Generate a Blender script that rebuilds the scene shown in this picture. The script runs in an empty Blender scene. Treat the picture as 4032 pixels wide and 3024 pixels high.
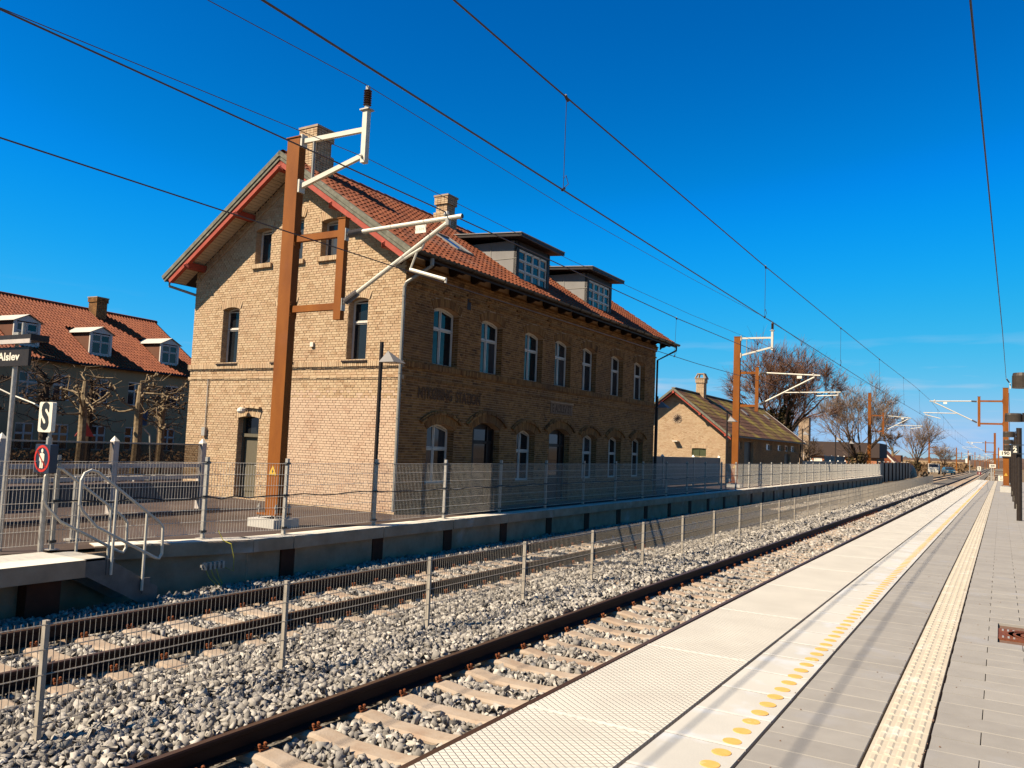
import bpy, math, random
import numpy as np
from mathutils import Vector, Matrix, Quaternion
random.seed(7); rng = np.random.default_rng(7)
S = bpy.context.scene
COL = S.collection

# ------------------------------------------------------------------ camera, sky, sun, exposure
cam_d = bpy.data.cameras.new('camera'); cam = bpy.data.objects.new('camera', cam_d); COL.objects.link(cam)
cam_d.sensor_width = 36.0; cam_d.lens = 36.0 * 3195.15 / 4032.0; cam_d.clip_start = 0.05; cam_d.clip_end = 6000
RX = (0.85937268, 0.50967855, 0.04130821); DN = (-0.00226327, 0.08457311, -0.99641471); FW = (-0.51134477, 0.85619809, 0.07383336)
CAMZ = 1.8
cam.matrix_world = Matrix(((RX[0], -DN[0], -FW[0], 0), (RX[1], -DN[1], -FW[1], 0), (RX[2], -DN[2], -FW[2], CAMZ), (0, 0, 0, 1)))
S.camera = cam
SUN = Vector((0.40, 0.60, -0.71)).normalized()          # travel direction of the light
w = bpy.data.worlds.new('World'); S.world = w; w.use_nodes = True
nt = w.node_tree; bg = nt.nodes['Background']
sky = nt.nodes.new('ShaderNodeTexSky'); sky.sky_type = 'NISHITA'; sky.sun_disc = False
sky.sun_elevation = math.asin(-SUN.z); sky.sun_rotation = math.atan2(-SUN.x, -SUN.y) % (2 * math.pi)
sky.air_density = 1.0; sky.dust_density = 0.35; sky.ozone_density = 3.0; sky.altitude = 30
hs = nt.nodes.new('ShaderNodeHueSaturation'); hs.inputs['Saturation'].default_value = 1.45
crv = nt.nodes.new('ShaderNodeRGBCurve')                 # deep polarised blue of the photograph, the same for the whole sky
UNITS = 0.06 * 2 ** 0.55                                # sky radiance -> curve units
mul = nt.nodes.new('ShaderNodeVectorMath'); mul.operation = 'SCALE'; mul.inputs['Scale'].default_value = UNITS
for ci, pts_ in ((0, [(0, 0), (.045, .004), (.10, .022), (.25, .10), (.50, .30), (1, .52)]), (1, [(0, 0), (.093, .125), (.144, .215), (.205, .325), (.31, .43), (.50, .53), (.66, .58), (1, .66)]), (2, [(0, 0), (.275, .46), (.37, .68), (.42, .84), (.50, .89), (.60, .86), (1, .90)])):
    cu = crv.mapping.curves[ci]; cu.points[0].location = pts_[0]; cu.points[1].location = pts_[-1]
    for p_ in pts_[1:-1]: cu.points.new(*p_)
crv.mapping.use_clip = False; crv.mapping.update()
nt.links.new(sky.outputs[0], hs.inputs['Color']); nt.links.new(hs.outputs[0], mul.inputs[0]); nt.links.new(mul.outputs[0], crv.inputs['Color']); 
tc = nt.nodes.new('ShaderNodeTexCoord'); mpc = nt.nodes.new('ShaderNodeMapping'); mpc.inputs['Scale'].default_value = (3.2, 3.2, 26); nt.links.new(tc.outputs['Generated'], mpc.inputs[0])
cn = nt.nodes.new('ShaderNodeTexNoise'); cn.inputs['Scale'].default_value = 2.2; cn.inputs['Detail'].default_value = 7; nt.links.new(mpc.outputs[0], cn.inputs['Vector'])
cm = nt.nodes.new('ShaderNodeMapRange'); cm.inputs['From Min'].default_value = .53; cm.inputs['From Max'].default_value = .75; nt.links.new(cn.outputs['Fac'], cm.inputs['Value'])
sz = nt.nodes.new('ShaderNodeSeparateXYZ'); nt.links.new(tc.outputs['Generated'], sz.inputs[0])
em = nt.nodes.new('ShaderNodeMapRange'); em.inputs['From Min'].default_value = .155; em.inputs['From Max'].default_value = .07; em.inputs['To Max'].default_value = .55; nt.links.new(sz.outputs['Z'], em.inputs['Value'])
cf = nt.nodes.new('ShaderNodeMath'); cf.operation = 'MULTIPLY'; nt.links.new(cm.outputs[0], cf.inputs[0]); nt.links.new(em.outputs[0], cf.inputs[1])
cx = nt.nodes.new('ShaderNodeMix'); cx.data_type = 'RGBA'; cx.inputs[7].default_value = (.66, .69, .80, 1); nt.links.new(cf.outputs[0], cx.inputs[0]); nt.links.new(crv.outputs[0], cx.inputs[6])
nt.links.new(cx.outputs[2], bg.inputs['Color'])
EXPO = 1.40
bg.inputs['Strength'].default_value = 1.0 / 2 ** EXPO
sun_d = bpy.data.lights.new('sun', 'SUN'); sun_d.energy = 4.6; sun_d.angle = math.radians(0.53); sun_d.color = (1.0, 0.90, 0.74)
sun = bpy.data.objects.new('sun', sun_d); COL.objects.link(sun); sun.location = (-40, -60, 80)
sun.rotation_euler = SUN.to_track_quat('-Z', 'Y').to_euler()
S.view_settings.view_transform = 'Standard'; S.view_settings.look = 'None'; S.view_settings.gamma = 1; S.view_settings.use_curve_mapping = False
S.view_settings.exposure = EXPO
S.render.engine = 'CYCLES'; S.cycles.max_bounces = 6; S.cycles.use_denoising = True

# ------------------------------------------------------------------ helpers
def gz(y):                                              # the line falls gently beyond the camera
    return -0.0035 * max(0.0, min(y, 300) - 14.0) - 0.0017 * max(0.0, min(y, 1200) - 300)

class MB:
    def __init__(s): s.v = []; s.f = []
    def add(s, vs, fs):
        n = len(s.v); s.v += [tuple(v) for v in vs]; s.f += [tuple(i + n for i in f) for f in fs]; return s
    def quad(s, a, b, c, d): return s.add([a, b, c, d], [(0, 1, 2, 3)])
    def box(s, x0, x1, y0, y1, z0, z1):
        v = [(x0, y0, z0), (x1, y0, z0), (x1, y1, z0), (x0, y1, z0), (x0, y0, z1), (x1, y0, z1), (x1, y1, z1), (x0, y1, z1)]
        return s.add(v, [(0, 3, 2, 1), (4, 5, 6, 7), (0, 1, 5, 4), (1, 2, 6, 5), (2, 3, 7, 6), (3, 0, 4, 7)])
    def cbox(s, c, sx, sy, sz): return s.box(c[0] - sx / 2, c[0] + sx / 2, c[1] - sy / 2, c[1] + sy / 2, c[2] - sz / 2, c[2] + sz / 2)
    def bar(s, p, q, wd, ht, up=(0, 0, 1)):             # rectangular beam from p to q
        p = Vector(p); q = Vector(q); d = (q - p).normalized(); up = Vector(up)
        if abs(d.dot(up)) > 0.98: up = Vector((0, 1, 0))
        a = d.cross(up).normalized(); b = a.cross(d).normalized()
        o = [(-1, -1), (1, -1), (1, 1), (-1, 1)]
        v = [p + a * (wd / 2 * i) + b * (ht / 2 * j) for i, j in o] + [q + a * (wd / 2 * i) + b * (ht / 2 * j) for i, j in o]
        return s.add(v, [(0, 3, 2, 1), (4, 5, 6, 7), (0, 1, 5, 4), (1, 2, 6, 5), (2, 3, 7, 6), (3, 0, 4, 7)])
    def tube(s, pts, r, n=8, caps=True):
        pts = [Vector(p) for p in pts]; rs = r if isinstance(r, (list, tuple)) else [r] * len(pts)
        base = len(s.v); prev = None
        for i, p in enumerate(pts):
            d = (pts[min(i + 1, len(pts) - 1)] - pts[max(i - 1, 0)]).normalized()
            if prev is None:
                u = Vector((0, 0, 1)) if abs(d.z) < 0.9 else Vector((1, 0, 0)); a = d.cross(u).normalized()
            else:
                a = (prev - d * prev.dot(d)).normalized()
            prev = a; b = d.cross(a)
            for k in range(n):
                t = 2 * math.pi * k / n; s.v.append(tuple(p + (a * math.cos(t) + b * math.sin(t)) * rs[i]))
        for i in range(len(pts) - 1):
            for k in range(n):
                k2 = (k + 1) % n; s.f.append((base + i * n + k, base + i * n + k2, base + (i + 1) * n + k2, base + (i + 1) * n + k))
        if caps and n > 2:
            s.f.append(tuple(base + k for k in range(n))[::-1]); s.f.append(tuple(base + (len(pts) - 1) * n + k for k in range(n)))
        return s
    def prism(s, poly, ax, dv):                          # poly: list of 3-vectors, extruded by dv
        n = len(poly); dv = Vector(dv); v = [Vector(p) for p in poly] + [Vector(p) + dv for p in poly]
        return s.add(v, [tuple(range(n))[::-1], tuple(range(n, 2 * n))] + [(i, (i + 1) % n, n + (i + 1) % n, n + i) for i in range(n)])
    def lathe(s, prof, c, n=16):                         # prof: (r,z) list
        base = len(s.v)
        for r, z in prof:
            for k in range(n):
                t = 2 * math.pi * k / n; s.v.append((c[0] + r * math.cos(t), c[1] + r * math.sin(t), c[2] + z))
        for i in range(len(prof) - 1):
            for k in range(n):
                k2 = (k + 1) % n; s.f.append((base + i * n + k, base + i * n + k2, base + (i + 1) * n + k2, base + (i + 1) * n + k))
        s.f.append(tuple(base + (len(prof) - 1) * n + k for k in range(n)))
        return s
    def mesh(s, name, m, smooth=False):
        me = bpy.data.meshes.new(name); me.from_pydata([tuple(v) for v in s.v], [], s.f); me.update()
        if m: me.materials.append(m)
        if smooth: me.polygons.foreach_set('use_smooth', [True] * len(me.polygons))
        return me
    def build(s, name, m, parent=None, smooth=False):
        return put(name, s.mesh(name, m, smooth), parent)

def put(name, me, parent=None, loc=(0, 0, 0), rot=(0, 0, 0), scale=(1, 1, 1)):
    o = bpy.data.objects.new(name, me); COL.objects.link(o); o.parent = parent
    o.location = loc; o.rotation_euler = rot; o.scale = scale
    return o
def tag(o, label=None, cat=None, group=None, kind=None):
    if label: o['label'] = label
    if cat: o['category'] = cat
    if group: o['group'] = group
    if kind: o['kind'] = kind
    return o
def thing(name, label, cat, loc=(0, 0, 0), rz=0, group=None, kind=None):
    o = bpy.data.objects.new(name, None); COL.objects.link(o); o.location = loc; o.rotation_euler = (0, 0, rz); o.empty_display_size = 0.3
    return tag(o, label, cat, group, kind)
def dup(root, loc, rz=None, label=None):
    def cp(o, par):
        c = o.copy(); COL.objects.link(c); c.parent = par
        for ch in list(o.children): cp(ch, c)
        return c
    r = cp(root, None); r.location = loc
    if rz is not None: r.rotation_euler = (0, 0, rz)
    if label: r['label'] = label
    return r
def text(body, size, m, parent, loc, rot, name='lettering', bold=0.0, ext=0.002, sx=1.0, align='CENTER'):
    c = bpy.data.curves.new(name, 'FONT'); c.body = body; c.size = size; c.align_x = align; c.align_y = 'CENTER'
    c.extrude = ext; c.offset = bold; c.materials.append(m); c.resolution_u = 4
    o = bpy.data.objects.new(name, c); COL.objects.link(o); dg = bpy.context.evaluated_depsgraph_get()
    me = bpy.data.meshes.new_from_object(o.evaluated_get(dg)); bpy.data.objects.remove(o); bpy.data.curves.remove(c)
    if not me.materials: me.materials.append(m)
    return put(name, me, parent, loc, rot, (sx, 1, 1))

# ------------------------------------------------------------------ materials
ALB = 0.63; WB = (1.08, .965, .79)
def mat(name, cols, rough=0.8, scale=6.0, metal=0.0, bump=0.0, bscale=60.0, island=0.0, spec=0.2, detail=6.0, stretch=None, stain=None, coat=0):
    """cols: list of colours spread over a ramp driven by world-space noise (+ per-piece random when island>0)."""
    m = bpy.data.materials.new(name); m.use_nodes = True; t = m.node_tree; L = t.links.new; N = t.nodes.new
    b = t.nodes['Principled BSDF']; b.inputs['Roughness'].default_value = rough; b.inputs['Metallic'].default_value = metal
    b.inputs['Specular IOR Level'].default_value = spec
    if coat: b.inputs['Coat Weight'].default_value = coat
    geo = N('ShaderNodeNewGeometry'); mp = N('ShaderNodeMapping'); L(geo.outputs['Position'], mp.inputs['Vector'])
    if stretch: mp.inputs['Scale'].default_value = stretch
    no = N('ShaderNodeTexNoise'); no.inputs['Scale'].default_value = scale; no.inputs['Detail'].default_value = detail; no.inputs['Roughness'].default_value = 0.6
    L(mp.outputs[0], no.inputs['Vector'])
    mr = N('ShaderNodeMapRange'); mr.inputs['From Min'].default_value = 0.3; mr.inputs['From Max'].default_value = 0.7
    L(no.outputs['Fac'], mr.inputs['Value']); fac = mr.outputs[0]
    if island:
        oi = N('ShaderNodeObjectInfo'); ad = N('ShaderNodeMath'); ad.operation = 'ADD'
        L(geo.outputs['Random Per Island'], ad.inputs[0]); L(oi.outputs['Random'], ad.inputs[1])
        fr = N('ShaderNodeMath'); fr.operation = 'FRACT'; L(ad.outputs[0], fr.inputs[0])
        mx = N('ShaderNodeMix'); mx.inputs['Factor'].default_value = island; L(fac, mx.inputs[2]); L(fr.outputs[0], mx.inputs[3]); fac = mx.outputs[0]
    rp = N('ShaderNodeValToRGB'); L(fac, rp.inputs[0]); e = rp.color_ramp.elements
    n = len(cols); cols = [(c_[0] * ALB * WB[0], c_[1] * ALB * WB[1], c_[2] * ALB * WB[2]) for c_ in cols]
    e[0].position = 0.0; e[0].color = (*cols[0], 1); e[1].position = 1.0; e[1].color = (*cols[-1], 1)
    for i in range(1, n - 1): x = e.new(i / (n - 1)); x.color = (*cols[i], 1)
    col = rp.outputs[0]
    if stain:                                            # (colour, scale, threshold, amount)
        n2 = N('ShaderNodeTexNoise'); n2.inputs['Scale'].default_value = stain[1]; n2.inputs['Detail'].default_value = 8; L(geo.outputs['Position'], n2.inputs['Vector'])
        m2 = N('ShaderNodeMapRange'); m2.inputs['From Min'].default_value = stain[2]; m2.inputs['From Max'].default_value = stain[2] + 0.18; m2.inputs['To Max'].default_value = stain[3]
        L(n2.outputs['Fac'], m2.inputs['Value'])
        mx2 = N('ShaderNodeMix'); mx2.data_type = 'RGBA'; L(m2.outputs[0], mx2.inputs[0]); L(col, mx2.inputs[6]); mx2.inputs[7].default_value = (*stain[0], 1); col = mx2.outputs[2]
    L(col, b.inputs['Base Color'])
    if bump:
        n3 = N('ShaderNodeTexNoise'); n3.inputs['Scale'].default_value = bscale; n3.inputs['Detail'].default_value = 4; L(mp.outputs[0], n3.inputs['Vector'])
        bp = N('ShaderNodeBump'); bp.inputs['Strength'].default_value = bump; bp.inputs['Distance'].default_value = 0.02; L(n3.outputs['Fac'], bp.inputs['Height']); L(bp.outputs[0], b.inputs['Normal'])
    return m
def flat(name, c, rough=0.6, metal=0, spec=0.5): return mat(name, [tuple(x * 0.9 for x in c), tuple(min(1, x * 1.08) for x in c)], rough, 9, metal, spec=spec)

MT = {}
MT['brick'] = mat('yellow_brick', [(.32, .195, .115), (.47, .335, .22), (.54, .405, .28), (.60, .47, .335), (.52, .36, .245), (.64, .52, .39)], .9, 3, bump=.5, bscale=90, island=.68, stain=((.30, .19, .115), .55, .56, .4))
MT['brick_face'] = mat('shaded_stained_brick', [(.06, .026, .011), (.19, .092, .032), (.28, .14, .05), (.36, .19, .07), (.22, .105, .04), (.43, .245, .10)], .92, 2.2, bump=.5, bscale=90, island=.7, stain=((.07, .036, .018), .5, .50, .6))  # facade shade put into darker, browner brick tones; random stains over it
MT['brick_pale'] = mat('cleaned_brick', [(.48, .32, .235), (.56, .41, .32), (.61, .47, .37), (.58, .42, .33)], .9, 1.6, bump=.3, bscale=90, island=.45)
MT['mortar'] = mat('lime_mortar', [(.36, .26, .18), (.46, .36, .265)], .95, 8)
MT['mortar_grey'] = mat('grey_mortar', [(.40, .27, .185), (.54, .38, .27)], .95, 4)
MT['tile'] = mat('red_pantile', [(.11, .032, .012), (.175, .05, .019), (.23, .07, .028), (.285, .096, .043)], .75, 1.4, bump=.15, island=.55, stain=((.12, .07, .05), .8, .55, .5))
MT['tile_house'] = mat('orange_pantile', [(.17, .042, .015), (.235, .064, .023), (.29, .088, .034)], .75, 1.2, island=.5)
MT['slate'] = mat('fibre_slate', [(.11, .052, .03), (.155, .078, .046), (.20, .105, .065)], .9, 2.5, island=.5, spec=.15, stain=((.26, .19, .03), .45, .47, .8))
MT['white'] = mat('white_paint', [(.68, .66, .63), (.82, .80, .77)], .45, 5)
MT['winwhite'] = mat('white_window_paint', [(.66, .64, .64), (.78, .76, .76)], .4, 7)
MT['glass'] = mat('dark_window_glass', [(.008, .010, .014), (.02, .024, .032), (.075, .08, .10)], .06, 1.2, spec=.42, island=.65)
MT['rust'] = mat('weathering_steel', [(.185, .055, .003), (.235, .074, .005), (.28, .094, .008)], .75, 2.2, bump=.25, bscale=140, stretch=(1, 1, .35), stain=((.16, .05, .018), 1.1, .55, .5))
MT['rail'] = mat('rail_rust', [(.016, .006, .003), (.03, .011, .006)], .7, 4, stretch=(1, .1, 1))
MT['railhead'] = mat('rail_running_surface', [(.10, .05, .03), (.20, .13, .09)], .45, 3, metal=.6, stretch=(1, .05, 1))
MT['clip'] = mat('rusty_clip', [(.15, .045, .016), (.26, .085, .03)], .8, 30)
MT['sleeper'] = mat('sleeper_concrete', [(.33, .235, .18), (.41, .34, .285), (.46, .40, .36)], .9, 4, bump=.2, bscale=60, island=.25)
MT['stone'] = mat('crushed_granite', [(.10, .095, .092), (.27, .262, .262), (.41, .40, .40), (.64, .63, .63)], .88, 9, island=.7, bump=.25, bscale=70)
MT['gravelbed'] = mat('ballast_bed', [(.05, .045, .04), (.13, .12, .11), (.30, .28, .26)], .95, 16, bump=.9, bscale=22)
MT['slabwhite'] = None
MT['rimwhite'] = flat('bright_slab_edge', (.66, .66, .67), .8)
MT['strip'] = mat('light_concrete_slab', [(.47, .475, .485), (.54, .545, .555), (.60, .605, .615)], .85, 1.1, bump=.1, island=.4, stain=((.41, .415, .425), 3.0, .53, .6))
MT['paver'] = mat('grey_paver', [(.275, .27, .275), (.315, .31, .315), (.355, .35, .355)], .85, 5, bump=.12, bscale=120, island=.5, stain=((.24, .23, .23), 1.6, .58, .5))
MT['tactile'] = mat('ivory_tactile_tile', [(.50, .46, .40), (.57, .53, .465)], .8, 4, island=.4, stain=((.50, .45, .38), 4, .56, .5))
MT['joint'] = mat('joint_sand', [(.12, .07, .05), (.22, .14, .11)], .95, 30)
MT['orange'] = mat('orange_dot_paint', [(.72, .40, .11), (.78, .46, .15)], .7, 20, stain=((.66, .55, .40), 14, .60, .6))
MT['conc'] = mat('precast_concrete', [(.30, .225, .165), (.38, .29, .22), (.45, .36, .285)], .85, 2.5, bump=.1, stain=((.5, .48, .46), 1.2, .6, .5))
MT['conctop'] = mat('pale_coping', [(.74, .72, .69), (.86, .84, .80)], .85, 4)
MT['pile'] = mat('brown_steel_pile', [(.05, .018, .010), (.08, .03, .016)], .8, 5)
MT['asphalt'] = mat('worn_asphalt', [(.055, .037, .031), (.08, .058, .05), (.11, .082, .072)], .92, .9, bump=.3, bscale=80, stain=((.07, .05, .045), .35, .52, .6))
MT['galv'] = mat('galvanised_steel', [(.36, .36, .37), (.48, .48, .49), (.56, .56, .57)], .5, 14, metal=.35)
MT['shadegalv'] = mat('shaded_galvanised', [(.13, .13, .14), (.20, .20, .21)], .6, 6, metal=.2)  # galvanised steel darkened, the stringers' shade put into its colour
MT['galvwhite'] = mat('galvanised_bright', [(.60, .59, .56), (.70, .69, .66)], .5, 6, metal=.1)
MT['mesh'] = mat('galvanised_wire', [(.40, .37, .34), (.50, .47, .44)], .55, 10, metal=.2)
MT['dark'] = mat('dark_painted_steel', [(.022, .016, .014), (.035, .027, .024)], .45, 10)
MT['zinc'] = mat('zinc_sheet', [(.20, .20, .215), (.26, .26, .28)], .6, 1.2, metal=.1)
MT['darkzinc'] = mat('dark_zinc', [(.02, .013, .011), (.035, .024, .02)], .5, 4)
MT['gutter'] = mat('dark_gutter', [(.05, .04, .034), (.085, .07, .06)], .4, 6, metal=.3)
MT['pipe'] = mat('grey_downpipe', [(.26, .26, .26), (.36, .36, .36)], .5, 5, metal=.2)
MT['red'] = mat('red_timber', [(.33, .055, .035), (.42, .09, .06)], .65, 6, stretch=(1, 1, 1))
MT['barge'] = mat('weathered_green_board', [(.12, .12, .10), (.17, .17, .145), (.23, .23, .20)], .85, 7, stain=((.42, .41, .38), 5, .64, .5))
MT['soffit'] = mat('cream_soffit_plank', [(.62, .53, .44), (.70, .61, .52)], .7, 4, island=.3)
MT['insul'] = mat('grey_insulator', [(.12, .11, .115), (.18, .165, .17)], .35, 10)
MT['insulb'] = mat('brown_insulator', [(.05, .03, .022), (.09, .05, .04)], .3, 10)
MT['wire'] = flat('overhead_wire', (.05, .032, .026), .5)
MT['black'] = flat('black_paint', (.012, .012, .013), .5)
MT['signwhite'] = flat('sign_white', (.82, .80, .74), .45)
MT['navy'] = flat('sign_navy', (.012, .025, .06), .45)
MT['signred'] = flat('sign_red', (.55, .03, .02), .45)
MT['yellow'] = flat('warning_yellow', (.72, .45, .04), .5)
MT['render'] = mat('grey_render', [(.36, .285, .175), (.44, .35, .22)], .9, .8)
MT['door'] = mat('grey_green_door', [(.11, .10, .075), (.15, .135, .10)], .7, 12, stretch=(9, 9, .6))
MT['doordark'] = mat('dark_door', [(.022, .012, .01), (.035, .02, .017)], .5, 8)
MT['green'] = mat('green_shutter', [(.05, .065, .03), (.075, .09, .045)], .6, 10)
MT['bark'] = mat('plane_bark', [(.15, .105, .06), (.25, .19, .12), (.36, .29, .20)], .9, 9)
MT['barkdark'] = mat('dark_bark', [(.055, .035, .022), (.10, .065, .042)], .9, 5)
MT['twig'] = mat('reddish_twigs', [(.14, .075, .05), (.20, .11, .08)], .9, 2)
MT['twiggrey'] = mat('greyish_twigs', [(.17, .12, .09), (.25, .18, .14)], .9, 2)
MT['ivy'] = mat('ivy_leaves', [(.025, .022, .008), (.06, .045, .014), (.09, .06, .02)], .8, 4, island=.5)
MT['barr'] = mat('grey_barrier_panel', [(.15, .13, .13), (.19, .165, .165)], .55, 2)
MT['lilac'] = flat('lilac_white_rail', (.55, .51, .51), .5)
MT['field'] = mat('dry_field', [(.30, .20, .10), (.40, .28, .15)], .95, .05)
MT['earth'] = mat('rough_ground', [(.12, .085, .055), (.22, .16, .10), (.16, .13, .06)], .95, .6, bump=.3)
MT['scrub'] = mat('winter_scrub', [(.10, .06, .035), (.17, .11, .06), (.22, .14, .08)], .95, 1.2, island=.5)
MT['woods'] = mat('distant_woods', [(.10, .07, .065), (.15, .105, .095)], .95, .08)
MT['plywood'] = flat('plywood', (.45, .33, .20), .8)
MT['brown'] = mat('brown_fence_boards', [(.12, .05, .03), (.17, .075, .045)], .85, 3, island=.5)
MT['bluecar'] = mat('blue_car_paint', [(.03, .10, .19), (.04, .12, .22)], .3, 5, coat=.6)
MT['tyre'] = flat('tyre_rubber', (.015, .015, .015), .8)
MT['yg'] = flat('yellow_green_cable', (.35, .33, .03), .5)
MT['manhole'] = mat('rusty_cast_iron', [(.13, .04, .02), (.22, .075, .035)], .7, 10, bump=.3)
MT['fascia'] = MT['red']

# platform slab with diamond grooves (fine relief on the slab)
def grooved():
    m = mat('grooved_white_slab', [(.57, .565, .56), (.63, .625, .62), (.68, .675, .67)], .9, 1.6)
    t = m.node_tree; N = t.nodes.new; L = t.links.new; b = t.nodes['Principled BSDF']
    geo = N('ShaderNodeNewGeometry'); hs_ = []
    for ang, wid in ((52, .045), (-52, .045)):
        mp = N('ShaderNodeMapping'); mp.inputs['Rotation'].default_value = (0, 0, math.radians(ang)); L(geo.outputs['Position'], mp.inputs['Vector'])
        sx = N('ShaderNodeSeparateXYZ'); L(mp.outputs[0], sx.inputs[0])
        mu = N('ShaderNodeMath'); mu.operation = 'MULTIPLY'; mu.inputs[1].default_value = 1 / wid; L(sx.outputs[0], mu.inputs[0])
        fr = N('ShaderNodeMath'); fr.operation = 'FRACT'; L(mu.outputs[0], fr.inputs[0])
        pg = N('ShaderNodeMath'); pg.operation = 'PINGPONG'; pg.inputs[1].default_value = .5; L(fr.outputs[0], pg.inputs[0])
        mr = N('ShaderNodeMapRange'); mr.inputs['From Min'].default_value = 0.0; mr.inputs['From Max'].default_value = 0.13; L(pg.outputs[0], mr.inputs['Value']); hs_.append(mr.outputs[0])
    mn = N('ShaderNodeMath'); mn.operation = 'MINIMUM'; L(hs_[0], mn.inputs[0]); L(hs_[1], mn.inputs[1])
    bp = N('ShaderNodeBump'); bp.inputs['Strength'].default_value = .9; bp.inputs['Distance'].default_value = .006; L(mn.outputs[0], bp.inputs['Height']); L(bp.outputs[0], b.inputs['Normal'])
    rp = [n for n in t.nodes if n.bl_idname == 'ShaderNodeValToRGB'][0]
    mx = N('ShaderNodeMix'); mx.data_type = 'RGBA'; L(mn.outputs[0], mx.inputs[0]); mx.inputs[6].default_value = (.30, .26, .20, 1); L(rp.outputs[0], mx.inputs[7]); L(mx.outputs[2], b.inputs['Base Color'])
    return m
MT['slabwhite'] = grooved()
def glassmat():
    m = bpy.data.materials.new('tinted_barrier_glass'); m.use_nodes = True; t = m.node_tree; N = t.nodes.new; L = t.links.new
    b = t.nodes['Principled BSDF']; b.inputs['Base Color'].default_value = (.05, .045, .045, 1); b.inputs['Roughness'].default_value = .08
    tr = N('ShaderNodeBsdfTransparent'); tr.inputs[0].default_value = (.62, .60, .58, 1); mx = N('ShaderNodeMixShader'); mx.inputs[0].default_value = .14
    L(tr.outputs[0], mx.inputs[1]); L(b.outputs[0], mx.inputs[2]); L(mx.outputs[0], t.nodes['Material Output'].inputs[0]); return m
MT['bglass'] = glassmat()

UNIT = {}
def unit_box(m, back=True):
    k = m.name
    if k not in UNIT: UNIT[k] = MB().box(-.5, .5, -.5, .5, -.5, .5).mesh('piece', m)
    return UNIT[k]
CAMV = Vector((0, 0, CAMZ))

# ================================================================== SETTING
X_N, X_F = -4.42, -8.80                                  # track centres
YEND = 1150.0
def curve_x(y): return 0.0

def sheet(name, m, xs, ys, zf, label=None, kind='structure'):
    b = MB()
    nx, ny = len(xs), len(ys)
    b.v = [(x, y, zf(x, y)) for y in ys for x in xs]
    b.f = [(j * nx + i, j * nx + i + 1, (j + 1) * nx + i + 1, (j + 1) * nx + i) for j in range(ny - 1) for i in range(nx - 1)]
    return tag(b.build(name, m), label, None, None, kind)
def gl(y): return -0.95 + gz(y)
sheet('ground', MT['earth'], [-1500, -400, -120, -60, -30, -11.2, -2, 3, 60, 400, 1500], [-80, -20, 15, 60, 110, 160, 220, 300, 450, 800, 2500], lambda x, y: gl(y) - (0.0 if -12 < x < 4 else 0.02), 'rough ground around the railway station')
sheet('field', MT['field'], [-900, -300, -60, -22], [205, 300, 420, 900], lambda x, y: -0.75 + gz(y) + max(0, (y - 215)) * .0075, 'dry brown field beyond the station')
hills = MB(); hx = np.linspace(-1500, 600, 130)
for i in range(len(hx) - 1):
    h = [7 + 5 * math.sin(x * .006) + 3 * math.sin(x * .031 + 1) + 1.6 * math.sin(x * .11) + 1.1 * math.sin(x * .37) + 2.2 * random.random() for x in (hx[i], hx[i + 1])]
    if i: h[0] = last
    last = h[1]
    hills.add([(hx[i], 1300, -6), (hx[i + 1], 1300, -6), (hx[i + 1], 1315, h[1]), (hx[i], 1315, h[0]), (hx[i], 1400, h[0] - 2), (hx[i + 1], 1400, h[1] - 2)], [(0, 1, 2, 3), (3, 2, 5, 4)])
tag(hills.build('hills', MT['woods']), 'low wooded hills along the horizon', kind='structure')

# ballast bed
bed_x = [-11.0, -10.4, -9.9, -9.0, -8.2, -7.4, -6.6, -5.8, -5.2, -3.6, -3.1, -2.75]
def bed_z(x, y):
    z = -0.80
    if -7.2 < x < -6.0: z = -.835
    if x < -10.3: z = -.80
    return z + gz(y)
ysb = [-6, 0, 6, 12, 18, 25, 35, 50, 70, 100, 130, 160, 190, 220, 260, 300, 350, 600, YEND]
bb = MB(); nx = len(bed_x); bb.v = [(x + curve_x(y) + (0 if y < 135 else (.8 if x > -3 else 0)), y, bed_z(x, y)) for y in ysb for x in bed_x]
bb.f = [(j * nx + i, j * nx + i + 1, (j + 1) * nx + i + 1, (j + 1) * nx + i) for j in range(len(ysb) - 1) for i in range(nx - 1)]
tag(bb.build('ballast_bed', MT['gravelbed']), 'bed of crushed grey stone under the two tracks', kind='structure')

# ballast stones (countless): one mesh of angular stones
def ico():
    p = (1 + 5 ** .5) / 2
    v = np.array([(-1, p, 0), (1, p, 0), (-1, -p, 0), (1, -p, 0), (0, -1, p), (0, 1, p), (0, -1, -p), (0, 1, -p), (p, 0, -1), (p, 0, 1), (-p, 0, -1), (-p, 0, 1)], float)
    v /= np.linalg.norm(v[0])
    f = np.array([(0, 11, 5), (0, 5, 1), (0, 1, 7), (0, 7, 10), (0, 10, 11), (1, 5, 9), (5, 11, 4), (11, 10, 2), (10, 7, 6), (7, 1, 8), (3, 9, 4), (3, 4, 2), (3, 2, 6), (3, 6, 8), (3, 8, 9), (4, 9, 5), (2, 4, 11), (6, 2, 10), (8, 6, 7), (9, 8, 1)])
    return v, f
def oct8():
    v = np.array([(1, 1, 1), (-1, 1, 1), (-1, -1, 1), (1, -1, 1), (1, 1, -1), (-1, 1, -1), (-1, -1, -1), (1, -1, -1)], float) / 1.5
    f = np.array([(0, 1, 2), (0, 2, 3), (0, 4, 5), (0, 5, 1), (1, 5, 6), (1, 6, 2), (2, 6, 7), (2, 7, 3), (3, 7, 4), (3, 4, 0)]); return v, f
def in_sleeper(x, y):
    k = np.abs(((y + .3) % .6) - .3) < .150
    return k & ((np.abs(x - X_N) < 1.27) | (np.abs(x - X_F) < 1.27))
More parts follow.
